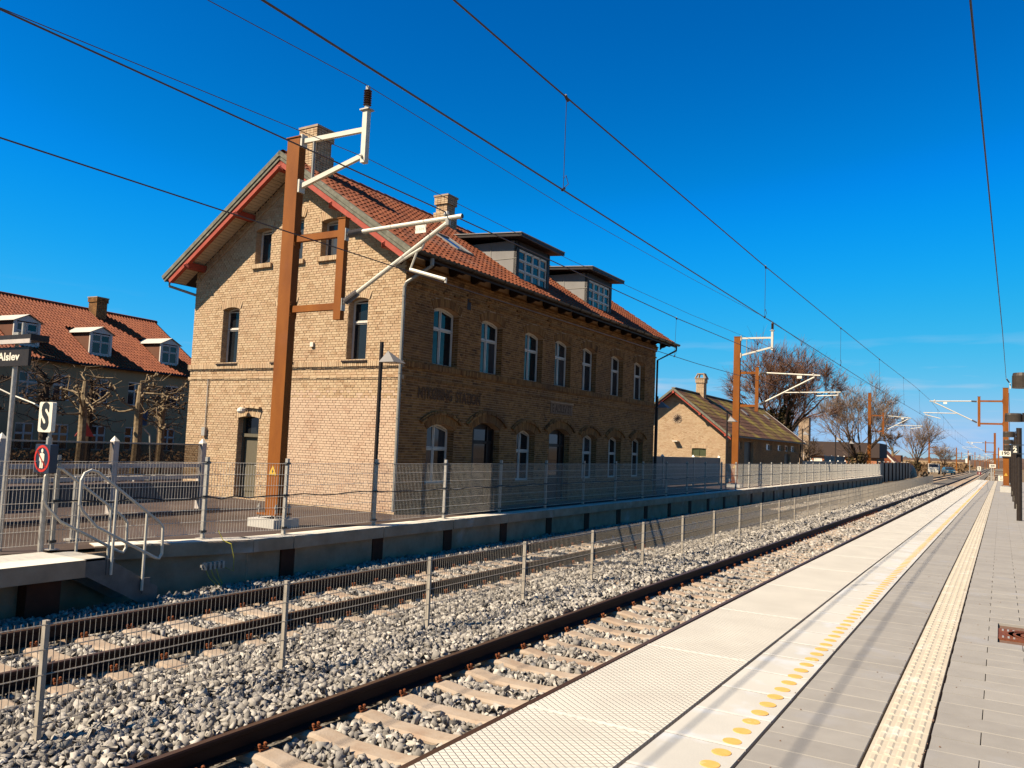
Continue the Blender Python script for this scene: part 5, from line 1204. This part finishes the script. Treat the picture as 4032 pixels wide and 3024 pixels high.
stl = MB(); stl.add([(.005, 0, .025), (.595, 0, .025), (.595, .5, .008), (.005, .5, .008), (.005, 0, .0), (.595, 0, .0)], [(0, 1, 2, 3), (4, 5, 1, 0)])
lay_tiles(SH, MT['slate'], 'slate', 0, (Vector((.42, -.5, EZ - .055)), A_, U_, N_), SLN + .95, (SW / 2 + .4) / math.cos(sa), .6, .42, 0, lambda a, s_: abs(s_ - 3.5) < .2 and any(abs(a - q) < .2 for q in (5.2,)), 290, SHM, stl)
b = MB(); b.bar((-SW / 2, -.52, 5.74), (-SW / 2, SLN + .47, 5.74), .26, .05); b.build('ridge_cap', MT['zinc'], SH)
for sd in (1, -1):
    f = lambda x, y, z: ((x if sd > 0 else -SW - x), y, z)
    for (y_, dz, hh, m_, nm) in ((-.58, .02, .16, MT['barge'], 'bargeboard'), (-.50, -.14, .15, MT['red'], 'red_rafter'), (SLN + .45, .02, .12, MT['lilac'], 'bargeboard')):
        b = MB(); b.prism([f(.42, y_, EZ - .06 + dz), f(-SW / 2, y_, EZ - .06 + dz + SR * (SW / 2 + .42)), f(-SW / 2, y_, EZ - .06 + dz - hh + SR * (SW / 2 + .42)), f(.42, y_, EZ - .06 + dz - hh)], 0, (0, .05, 0)); b.build(nm, m_, SH)
    ns = 26
    for k_ in range(ns):
        xa, xb = .35 - (SW / 2 + .35) * k_ / ns, .35 - (SW / 2 + .35) * (k_ + .94) / ns; b = MB(); b.quad(f(xa, -.48, EZ - .18 + SR * (.40 - xa)), f(xa, .0, EZ - .18 + SR * (.40 - xa)), f(xb, .0, EZ - .18 + SR * (.40 - xb)), f(xb, -.48, EZ - .18 + SR * (.40 - xb))); b.build('soffit_plank', MT['brown'], SH)
for u in (-.1, 1.5, SW / 2, SW - 1.5, SW + .1):
    z = s_top(u) - .02; b = MB(); b.box(-u - .07, -u + .07, -.58, .05, z - .09, z + .06); b.build('purlin_end', MT['red'], SH)
chimney(SH, -SW / 2 + .15, 4.6, .55, .6, 5.0, 6.72, MT['brick'], False)
b = MB()
for (xx, yy_) in ((-.33, -.33), (.33, -.33), (.33, .33), (-.33, .33)): b.bar((-SW / 2 + .15 + xx, 4.6 + yy_, 6.74), (-SW / 2 + .15 + xx * .6, 4.6 + yy_ * .6, 7.05), .09, .09)
b.box(-SW / 2 - .1, -SW / 2 + .4, 4.35, 4.85, 7.03, 7.10); b.box(-SW / 2 - .22, -SW / 2 + .52, 4.22, 4.98, 6.72, 6.78); b.build('chimney_hood', MT['conc'], SH)
for v in (6.0, 11.8, 18.6):
    b = MB(); s0 = 2.9; P0_ = Vector((.42, v, EZ - .05)) + U_ * s0
    b.add([P0_ + N_ * .07, P0_ + N_ * .07 + A_ * .5, P0_ + N_ * .07 + A_ * .5 + U_ * .6, P0_ + N_ * .07 + U_ * .6] + [P0_, P0_ + A_ * .5, P0_ + A_ * .5 + U_ * .6, P0_ + U_ * .6], [(0, 1, 2, 3), (0, 4, 5, 1), (1, 5, 6, 2), (2, 6, 7, 3), (3, 7, 4, 0)]); b.build('skylight', MT['zinc'], SH)
b = MB(); b.tube([(.44, -.3, EZ - .12), (.44, -.3, EZ - .2), (.1, -.05, EZ - .35), (.04, -.06, EZ - .6), (.04, -.06, .1)], .045, 8); b.build('downpipe', MT['pipe'], SH)
b = MB(); b.tube([(.06, SLN + .1, EZ - .2), (.06, SLN + .1, 0)], .05, 6); b.build('downpipe', MT['darkzinc'], SH)

# ================================================================== GREY HOUSE AT LEFT
HA = math.radians(5.7577)
HM = Matrix.Translation((-43.52, 27.756, 0)) @ Matrix.Rotation(HA, 4, 'Z')
HS = thing('grey_house', 'long grey rendered house with orange pantile roof and three white dormers', 'building', (-43.52, 27.756, 0), HA)
RH = lambda v, d, z: (-d, v, z)
H0, H1 = -14.0, 7.6; HE = 5.32; HR = .70; HD = 10.4
hops = []
for v in (-9.4, -7.2, -5.05, -3.05, -.75, 1.55, 4.2): hops.append((v, v + 1.0, .5, 1.88, .0001))
for v in (-9.4, -7.2, -5.05, -3.15, -.77, 1.55, 4.25): hops.append((v, v + 1.0, 3.15, 4.53, .0001))
hops = [o for o in hops]
b = MB(); xs = [H0, H1]
def simple_wall(b, P, x0, x1, z0, z1, ops, dep=.12):
    X = sorted({x0, x1, *[v for o in ops for v in o[:2]]}); Z = sorted({z0, z1, *[v for o in ops for v in o[2:4]]})
    for i in range(len(X) - 1):
        for j in range(len(Z) - 1):
            xm, zm = (X[i] + X[i + 1]) / 2, (Z[j] + Z[j + 1]) / 2
            if any(o[0] < xm < o[1] and o[2] < zm < o[3] for o in ops): continue
            b.quad(P(X[i], 0, Z[j]), P(X[i + 1], 0, Z[j]), P(X[i + 1], 0, Z[j + 1]), P(X[i], 0, Z[j + 1]))
    for o in ops:
        for x in o[:2]: b.quad(P(x, 0, o[2]), P(x, dep, o[2]), P(x, dep, o[3]), P(x, 0, o[3]))
        for z in o[2:4]: b.quad(P(o[0], 0, z), P(o[1], 0, z), P(o[1], dep, z), P(o[0], dep, z))
simple_wall(b, RH, H0, H1, -.8, HE, hops); b.box(-HD, -.14, H0, H1, -.8, HE - .05); b.prism([(-HD, H1 - .1, HE - .1), (-.0, H1 - .1, HE - .1), (-HD / 2, H1 - .1, HE + HR * HD / 2)], 0, (0, .1, 0)); b.box(.0, .06, H0, H1, HE - .22, HE - .10); b.build('wall', MT['render'], HS)
for o in hops: window(HS, RH, *o[:4], 0, cols=2, split=(.60,), depth=.03, fw=.07)
hs_ = math.atan(HR); A_ = Vector((0, 1, 0)); U_ = Vector((-math.cos(hs_), 0, math.sin(hs_))); N_ = Vector((math.sin(hs_), 0, math.cos(hs_)))
HL = (HD / 2 + .30) / math.cos(hs_)
HDORM = [(-5.15, -3.7), (-.72, .73), (4.2, 5.65)]; HX = -.62
b = MB(); q = [(.30, H0, HE - .1), (.30, H1 + .1, HE - .1), (-HD / 2, H1 + .1, HE - .1 + HR * (HD / 2 + .3)), (-HD / 2, H0, HE - .1 + HR * (HD / 2 + .3)), (-HD - .3, H0, HE - .1), (-HD - .3, H1 + .1, HE - .1)]; b.add(q, [(0, 1, 2, 3), (3, 2, 5, 4), (0, 3, 4), (1, 5, 2)]); b.build('roof_deck', MT['doordark'], HS)
def h_skip(a, s_):
    v = H0 + a; x = .3 - s_ * math.cos(hs_)
    return any(v0 - .02 < v < v1 + .02 and -2.9 < x < HX for v0, v1 in HDORM)
lay_tiles(HS, MT['tile_house'], 'roof_tile', 0, (Vector((.32, H0, HE - .09)), A_, U_, N_), H1 - H0 + .1, HL - .05, .215, .33, .085, h_skip, 290, HM)
b = MB(); b.tube([(-HD / 2, H0, HE - .06 + HR * (HD / 2 + .3)), (-HD / 2, H1 + .1, HE - .06 + HR * (HD / 2 + .3))], .13, 8); b.build('ridge_cap', MT['tile_house'], HS)
b = MB(); b.tube([(.38, H0, HE - .13), (.38, H1 + .1, HE - .13)], .07, 6); b.build('gutter', MT['darkzinc'], HS)
for v0, v1 in HDORM:
    zb = HE - .1 + HR * (.3 - HX); zt_ = 7.16; vm = (v0 + v1) / 2
    b = MB(); pbox(b, lambda v, d, z: (HX - d, v, z), v0, v0 + .14, 0, .08, zb - .1, zt_); pbox(b, lambda v, d, z: (HX - d, v, z), v1 - .14, v1, 0, .08, zb - .1, zt_)
    b.prism([(HX, v0 - .06, zt_), (HX, v1 + .06, zt_), (HX, vm, zt_ + .34)], 0, (-.1, 0, 0)); pbox(b, lambda v, d, z: (HX - d, v, z), v0, v1, 0, .08, zb - .1, zb + .09)
    d_ = b.build('dormer', MT['winwhite'], HS)
    xb = .3 - (zt_ - HE + .1) / HR
    for vv in (v0 + .02, v1 - .05): MB().prism([(HX - .02, vv, zb - .1), (HX - .02, vv, zt_), (xb, vv, zt_)], 0, (0, .03, 0)).build('dormer_cheek', MT['brown'], d_)
    b = MB(); xr = xb - .55
    b.add([(HX + .12, v0 - .14, zt_ - .02), (HX + .12, vm, zt_ + .40), (xr, vm, zt_ + .40), (xr, v0 - .14, zt_ - .02), (HX + .12, v1 + .14, zt_ - .02), (xr, v1 + .14, zt_ - .02)], [(0, 1, 2, 3), (1, 4, 5, 2)]); b.build('dormer_roof', MT['galvwhite'], d_)
    window(HS, lambda v, d, z, X=HX: (X - d, v, z), v0 + .16, v1 - .16, zb + .1, zt_ - .06, 0, cols=2, split=(.6,), depth=.02, fw=.07)
chimney(HS, -HD / 2 + .5, 2.75, .75, .75, 8.4, 9.85, MT['brick_face'])
# low hedge and stone edging in front of the house
def leaf_mass(b, c, rad, n, sz, flatten=1.0):
    for _ in range(n):
        d = Vector((random.gauss(0, 1), random.gauss(0, 1), random.gauss(0, 1))).normalized() * (random.random() ** .4); p = Vector(c) + Vector((d.x * rad[0], d.y * rad[1], d.z * rad[2]))
        a = Vector((random.gauss(0, 1), random.gauss(0, 1), random.gauss(0, 1) * flatten)).normalized(); u = a.orthogonal().normalized(); v = a.cross(u); s_ = sz * random.uniform(.5, 1.3)
        b.add([p - u * s_, p + v * s_ * .6, p + u * s_, p - v * s_ * .6], [(0, 1, 2, 3)])
b = MB()
for k_ in range(26): leaf_mass(b, (-38.6 + k_ * .05, 13.5 + k_ * .85, .25), (.55, .6, .5), 90, .09)
tag(b.build('hedge', MT['scrub']), 'low brown winter hedge along the grey house', 'hedge')
b = MB()
for k_ in range(30): c = (-25.5 + random.uniform(-.2, .2), 9.5 + k_ * .45, .08); b.cbox(c, random.uniform(.2, .4), random.uniform(.25, .42), random.uniform(.12, .28))
tag(b.build('stone_edging', MT['stone']), 'row of pale edging stones before the winter hedge', 'stones', kind='stuff')
b = MB(); b.box(-.25, .25, -1.1, 1.1, .36, .42); b.box(-.22, -.14, -1.0, 1.0, 0, .36); b.box(-.25, -.19, -1.1, 1.1, .5, .72); o = b.build('bench', MT['plywood']); o.location = (-17.6, 7.9, .3); tag(o, 'pale timber bench half hidden behind the glass barrier', 'bench')

# ================================================================== TREES
def branch_tree(label, loc, h, spread, seed, trunk_r, twig_m, bark_m, levels=5, clear=.22, up=.55, nsplit=(3, 4), twig_r=.012, ivy=None, nlead=5, group=None, jitter=.35, cat='tree', name='bare_tree', lean=0, rad=None, dens=9):
    R = random.Random(seed); t = thing(name, label, cat, loc, 0, group); wood, tw = MB(), MB()
    rad = rad or h * .42; zc = h * (clear + 1) / 2 + h * .02; rz = h * (1 - clear) / 2 * 1.03
    def inside(p): return (p.x / rad) ** 2 + (p.y / rad) ** 2 + ((p.z - zc) / rz) ** 2 < R.uniform(.80, 1.08)
    def spray(p, d, n, L):
        for _ in range(n):
            e = (d + Vector((R.gauss(0, .55), R.gauss(0, .55), R.gauss(up * .5, .5)))).normalized() * L * R.uniform(.5, 1.3); m = p + e * .5 + Vector((R.gauss(0, .05), R.gauss(0, .05), 0)) * L
            tw.tube([p, m, p + e], [twig_r, twig_r * .8, twig_r * .35], 3, caps=False)
    def grow(p, d, L, r, lev):
        pts = [p]; rs = [r]; n = 3
        for i in range(n):
            d = (d + Vector((R.gauss(0, 1), R.gauss(0, 1), R.gauss(0, .6) + up * .35)) * jitter * .38).normalized(); q = p + d * (L / n)
            if not inside(q) and lev > 1: q = p + d * (L / n) * .35
            p = q; pts.append(p); rs.append(max(twig_r * .9, r * (1 - .40 * (i + 1) / n)))
        (wood if lev <= 1 else tw).tube(pts, rs, 6 if lev <= 1 else (4 if lev < 3 else 3), caps=False)
        if lev >= levels - 1: spray(pts[2], d, dens // 3, L * .8); spray(pts[3], d, dens, L * 1.0)
        if lev >= levels or not inside(p): return
        for j in range(R.randint(*nsplit)):
            f = R.uniform(.3, 1.0) if j else 1.0; i0 = min(int(f * n), n - 1); q = pts[i0].lerp(pts[i0 + 1], f * n - i0)
            ax = Vector((R.gauss(0, 1), R.gauss(0, 1), R.gauss(0, 1))).normalized(); nd = (d + ax * R.uniform(.45, .95) + Vector((0, 0, up * .25))).normalized()
            grow(q, nd, L * R.uniform(.60, .82), rs[i0 + 1] * (.72 if j else .88), lev + 1)
    z0 = h * clear
    wood.tube([(0, 0, -.5), (0, 0, z0 * .5), (lean * .3, 0, z0)], [trunk_r * 1.25, trunk_r, trunk_r * .85], 8, caps=False)
    L0 = (h - z0) * .40
    for k in range(nlead):
        a = 2 * math.pi * (k + R.uniform(-.3, .3)) / nlead; sp = spread * R.uniform(.3, 1.3); d = Vector((math.cos(a) * sp, math.sin(a) * sp, 1)).normalized()
        grow(Vector((lean * .3, 0, z0 * R.uniform(.75, 1.05))), d, L0 * R.uniform(.8, 1.15), trunk_r * .5, 1)
    wood.build('trunk', bark_m, t); tw.build('crown', twig_m, t)
    if ivy:
        b = MB()
        for (cx_, cz_, rx, rz_, n) in ivy: leaf_mass(b, (cx_, 0, cz_), (rx, rx, rz_), n, .22)
        b.build('ivy', MT['ivy'], t)
    return t
branch_tree('largest bare tree with ivy clad trunk behind the goods shed', (-20.6, 95, -.3), 15.4, .9, 11, .42, MT['twig'], MT['barkdark'], 5, .20, .5, (3, 3), .018, [(0, 4.6, .9, 3.2, 800), (.4, 8.0, .8, 2.2, 350), (-1.2, 6.0, 1.3, 1.6, 350), (-1.8, 3.6, 1.5, 1.5, 350)], 9, rad=6.2, dens=8)
branch_tree('broad many stemmed bare tree behind the mast at platform end', (-15.9, 119, -.3), 12.9, .8, 23, .30, MT['twiggrey'], MT['barkdark'], 5, .12, .7, (3, 3), .016, [(0, 1.6, 1.6, 1.5, 500)], 9, rad=5.4, dens=5)
branch_tree('upright bare tree beyond the brown boarded fence', (-12.6, 170, -.5), 10.2, .55, 31, .25, MT['twiggrey'], MT['barkdark'], 4, .2, .7, (3, 4), .016, [(0, 1.3, .8, 1.1, 150)], 6, dens=4)
branch_tree('small round bare tree beside the blue car', (-9.15, 192, -.7), 6.4, .8, 42, .16, MT['twiggrey'], MT['barkdark'], 4, .32, .4, (3, 4), .014, None, 6, dens=4)
branch_tree('slender bare tree between shed and large ivy tree', (-24, 112, -.3), 11, .6, 52, .2, MT['twig'], MT['barkdark'], 4, .2, .6, (3, 4), .014, None, 6, dens=4)
branch_tree('low dark spreading tree in front of the brick hall', (-15.9, 82, 0), 4.3, 1.3, 61, .15, MT['barkdark'], MT['barkdark'], 4, .3, .15, (3, 4), .014, None, 6, dens=4)
branch_tree('pruned pale tree in front of the red roofed house', (-14.75, 150, -.4), 7.2, .95, 71, .22, MT['twiggrey'], MT['bark'], 4, .52, .2, (2, 3), .03, None, 7)
def pollard(label, loc, h, seed, dark=False, r=.15):
    R = random.Random(seed); t = thing('pollarded_tree', label, 'tree', loc, 0, 'pollarded trees before the grey house'); b, kn, sh = MB(), MB(), MB()
    pts = [(0, 0, -.3), (.03, .02, h * .3), (-.04, .05, h * .5), (.05, -.02, h * .68), (0, .03, h * .85)]; b.tube(pts, [r * 1.15, r, r * .95, r * .85, r * .6], 9)
    for k in range(9):
        z = h * R.uniform(.50, .9); a = R.uniform(0, 6.28); L = R.uniform(.7, 1.45) * (1.1 if z < h * .75 else .85); d = Vector((math.cos(a), math.sin(a), R.uniform(-.05, .5))).normalized(); p = Vector((0, 0, z)); q = [p]; rs = [r * .33]
        for i in range(4): d = (d + Vector((R.gauss(0, .28), R.gauss(0, .28), R.gauss(.06, .25)))).normalized(); p = p + d * L / 4; q.append(p); rs.append(r * (.30 - .04 * i))
        b.tube(q, rs, 6); kn.lathe([(.02, -.08), (.06, -.04), (.072, .0), (.055, .05), (.02, .07)], p, 7)
        for j in range(2): kn.lathe([(.02, -.05), (.04, -.02), (.042, .02), (.02, .045)], p + Vector((R.gauss(0, .09), R.gauss(0, .09), R.gauss(0, .06))), 6)
        if R.random() < .75:
            m = q[R.randint(1, 3)]; e = m + Vector((R.gauss(0, .3), R.gauss(0, .3), R.uniform(.15, .55))); b.tube([m, m.lerp(e, .5) + Vector((0, 0, .05)), e], [r * .2, r * .16, r * .13], 5); kn.lathe([(.02, -.05), (.045, -.015), (.042, .02), (.02, .045)], e, 6)
    for k in range(3 if not dark else 30):
        z = h * R.uniform(.45, .95); a = R.uniform(0, 6.28); p = Vector((0, 0, z)); d = Vector((math.cos(a), math.sin(a), R.uniform(-.3, .35)))
        q = [p]; L = R.uniform(.8, 2.0)
        for i in range(4): d = (d + Vector((R.gauss(0, .35), R.gauss(0, .35), R.gauss(0, .3)))).normalized(); p = p + d * L / 4; q.append(p); 
        sh.tube(q, [.035, .028, .02, .014, .008], 4)
        for i in range(1, 5):
            for s_ in range(2): e = q[i] + Vector((R.gauss(0, .3), R.gauss(0, .3), R.gauss(0, .22))); sh.tube([q[i], e], [.012, .006], 3)
    m_ = MT['barkdark'] if dark else MT['bark']
    b.build('trunk', m_, t); tag(kn.build('knuckles', m_, t, True), kind='stuff'); sh.build('shoots', m_, t)
pollard('pale knobbly pollarded tree, leftmost in front of the house', (-30, 18.3, 0), 4.15, 1)
pollard('pale knobbly pollarded tree, middle of the three', (-30, 20.65, 0), 4.2, 4, r=.17)
pollard('pale knobbly pollarded tree, rightmost beside the station gable', (-30, 21.75, 0), 3.95, 9, r=.13)
pollard('dark twiggy pollarded tree behind the S sign', (-36, 20.2, 0), 4.3, 14, True, .17)
pollard('dark twiggy pollarded tree between the two pale left trees', (-36.5, 22.6, 0), 4.2, 15, True)
pollard('dark twiggy pollarded tree beside the station corner', (-36.5, 26.4, 0), 4.3, 16, True)
pollard('dark twiggy pollarded tree at the left picture edge', (-36.5, 17.6, 0), 4.3, 17, True)
# street signs by the trees
o = MB().box(-.03, .03, -.2, .2, 0, .62).build('blue_sign', flat('sign_blue', (.01, .12, .42))); o.location = (-30.2, 21.0, 1.95); tag(o, 'small blue sign hung beside the middle pollarded tree', 'sign')
TS = thing('warning_triangle', 'red edged triangle sign half hidden behind a trunk', 'sign', (-33, 20.3, 0)); b = MB(); b.prism([(0, -.42, 1.38), (0, .42, 1.38), (0, 0, 2.05)], 0, (-.02, 0, 0)); b.build('plate', MT['signred'], TS); MB().tube([(-.04, 0, 0), (-.04, 0, 1.9)], .03, 6).build('pole', MT['galv'], TS)
b = MB(); b.tube([(-30, 21.4, 0), (-30, 21.25, 1.55), (-30, 20.95, 1.8)], .035, 6); tag(b.build('bent_pole', MT['galvwhite']), 'thin white pole with a bent top beside the pollarded trees', 'pole')

# ================================================================== FAR BACKGROUND BUILDINGS, CAR, SCRUB
BH = thing('brick_hall', 'flat roofed dark hall with orange brick base behind the trees', 'building', (-24.5, 130, -.3))
MB().box(-3, 9.6, 0, 9, 0, 2.3).build('brick_wall', flat('orange_brick', (.42, .17, .09), .9), BH); MB().box(-3.3, 10, -.4, 9.4, 2.3, 4.45).build('roof_band', flat('dark_roofing', (.05, .03, .025), .9), BH)
b = MB(); [b.box(-2.4 + k_ * 1.6, -1.2 + k_ * 1.6, -.04, 0, .9, 2.0) for k_ in range(4)]; b.build('windows', MT['white'], BH)
TW = thing('chimney_tower', 'square brown tower rising behind the ivy clad tree', 'building', (-21.5, 111, -.3)); MB().box(-.7, .6, 0, 1.3, 0, 7.1).build('shaft', MT['conc'], TW); MB().box(.05, .66, -.05, 1.35, 7.1, 7.2).build('cap', MT['doordark'], TW)
RHs = thing('red_roof_house', 'low house with steep red roof and white verge beyond the platform', 'building', (-16.2, 142, -.4))
b = MB(); b.prism([(-2.2, 0, 1.6), (2.6, 0, 1.6), (.0, 0, 4.3)], 0, (0, 9, 0)); b.build('roof', MT['tile_house'], RHs); MB().box(-2, 2.3, .1, 9, 0, 1.7).build('wall', flat('orange_wall', (.42, .19, .10), .9), RHs)
b = MB(); b.bar((2.65, -.05, 1.62), (.0, -.05, 4.36), .08, .2); b.bar((-2.25, -.05, 1.62), (.0, -.05, 4.36), .08, .2); b.build('verge', MT['white'], RHs)
o = thing('boarded_fence', 'brown boarded fence with a shed behind the dark barrier', 'fence', (-15.5, 146, -.4))
for k_ in range(34): MB().box(-.03, .03, k_ * .5 + .01, k_ * .5 + .48, 0, 2.3 + random.uniform(-.02, .02)).build('board', MT['brown'], o)
MB().box(-.6, .8, 17.2, 21, 0, 3.1).build('lean_to', MT['brown'], o)
GL = thing('garden_lamp', 'white globe lamp post in front of the red roofed house', 'lamp', (-15.0, 140, -.4)); MB().tube([(0, 0, 0), (0, 0, 3.3)], .06, 6).build('pole', MT['lilac'], GL); MB().lathe([(.05, -.15), (.2, 0), (.05, .2)], (0, 0, 3.45), 10).build('globe', MT['signwhite'], GL)
def car(label, loc, rz, m):
    t = thing('parked_car', label, 'car', loc, rz)
    side = [(-2.0, .35), (-2.05, .75), (-1.85, .92), (-1.0, 1.0), (-.45, 1.42), (.9, 1.45), (1.7, 1.0), (2.05, .92), (2.1, .4)]
    b = MB(); b.v = [(-.82 * (.86 if z > 1.2 else 1), y, z) for y, z in side] + [(.82 * (.86 if z > 1.2 else 1), y, z) for y, z in side]; n = len(side); b.f = [tuple(range(n)), tuple(range(n, 2 * n))[::-1]] + [(i, n + i, n + (i + 1) % n, (i + 1) % n) for i in range(n)]; b.build('body', m, t)
    b = MB(); b.add([(-.72, -1.0, 1.03), (.72, -1.0, 1.03), (.68, -.5, 1.40), (-.68, -.5, 1.40)], [(0, 1, 2, 3)]); b.v = [(v[0], v[1] - .02, v[2] + .02) for v in b.v]; b.build('windscreen', MT['glass'], t)
    for x in (-.83, .83):
        for y in (-1.3, 1.3): w_ = MB().tube([(x - .1, y, .32), (x + .1, y, .32)], .32, 14).build('wheel', MT['tyre'], t); MB().tube([(x - .11, y, .32), (x + .11, y, .32)], .18, 10).build('rim', MT['galv'], w_)
    for x in (-.6, .6): MB().box(x - .14, x + .14, -2.08, -2.02, .62, .76).build('headlight', MT['white'], t)
car('blue estate car parked at the edge of the dry field', (-7.9, 182, -.62), .25, MT['bluecar'])
VN = thing('parked_van', 'white van and trailer parked left of the blue car', 'van', (-10.2, 178, -.6)); b = MB(); b.prism([(-.9, -2.2, .35), (-.9, -2.2, 1.1), (-.9, -1.5, 1.3), (-.9, -1.0, 2.0), (-.9, 2.2, 2.0), (-.9, 2.2, .35)], 0, (1.8, 0, 0)); b.build('body', MT['white'], VN)
b = MB(); b.add([(-.8, -1.50, 1.34), (.8, -1.50, 1.34), (.8, -1.04, 1.94), (-.8, -1.04, 1.94)], [(0, 1, 2, 3)]); b.v = [(v[0], v[1] - .03, v[2] + .01) for v in b.v]; b.build('windscreen', MT['glass'], VN)
for x in (-.9, .9):
    for y in (-1.3, 1.4): MB().tube([(x - .1, y, .34), (x + .1, y, .34)], .34, 12).build('wheel', MT['tyre'], VN)
SP = thing('signal_post', 'railway signal with white plate beside the distant mast', 'signal', (-5.5, 236, gz(236))); MB().tube([(0, 0, 0), (0, 0, 3.6)], .09, 6).build('post', MT['galv'], SP); MB().box(-.25, .25, -.12, .1, 3.3, 4.4).build('head', MT['black'], SP); MB().box(-.95, -.5, -.05, 0, 2.6, 3.7).build('plate', MT['signwhite'], SP)
b = MB()
for k_ in range(150):
    y = random.uniform(150, 330); x = random.uniform(-46, -10.5) - (y - 150) * .03; s_ = random.uniform(.5, 1.3); leaf_mass(b, (x, y, -.7 + gz(y) * .4 + s_ * .5), (s_ * 1.4, s_ * 1.6, s_ * .9), 26, .30)
for k_ in range(60): y = random.uniform(112, 150); leaf_mass(b, (random.uniform(-30, -13.5), y, random.uniform(0, 1.0)), (1.3, 1.5, .9), 36, .2)
for k_ in range(140): y = random.uniform(300, 420); leaf_mass(b, (random.uniform(-60, -9) , y, random.uniform(-.8, .6)), (2.2, 2.5, 1.6), 30, .5)
tag(b.build('winter_scrub', MT['scrub']), 'brown leafless scrub along the line beyond the platforms', 'scrub', kind='stuff')
b = MB()
for k_ in range(1400):
    x = random.uniform(-620, 200); y = random.uniform(900, 1200); h = random.uniform(3.5, 7.5); b.add([(x - h * .7, y, -2), (x + h * .7, y, -2), (x + h * .55, y + 1, h * .55), (x, y + 1, h * random.uniform(.75, 1)), (x - h * .55, y, h * .5)], [(0, 1, 2, 3, 4)])
tag(b.build('distant_treeline', MT['woods']), 'brown line of leafless trees far across the field', 'treeline', kind='stuff')
# grit and dead leaves on the paving
b = MB()
for k_ in range(420):
    x = random.uniform(-1.28, 2.2); y = random.uniform(4.3, 26); 
    if random.random() < .5: x = random.choice((-1.305, -.697, -.382, -.385)) + random.gauss(0, .012)
    r_ = random.uniform(.003, .0085); z = gz(y) + .002; a_ = random.uniform(0, 3)
    b.add([(x + r_ * math.cos(a_ + t_), y + r_ * 1.3 * math.sin(a_ + t_), z) for t_ in (0, 1.5, 3.1, 4.6)] + [(x, y, z + r_ * .9)], [(0, 1, 4), (1, 2, 4), (2, 3, 4), (3, 0, 4)])
tag(b.build('grit', MT['joint']), 'scattered grit and leaf bits on the near platform paving', 'grit', kind='stuff')
# trackside odds
SB = thing('track_cover', 'low grey cover lying on the ballast beside the low fence', 'cover', (-6.2, 15.0, -.79)); b = MB()
for k_ in range(4): MB().box(-.28 + k_ * .14, -.16 + k_ * .14, -.5, .5, 0, .045).build('plank', MT['conc'], SB)
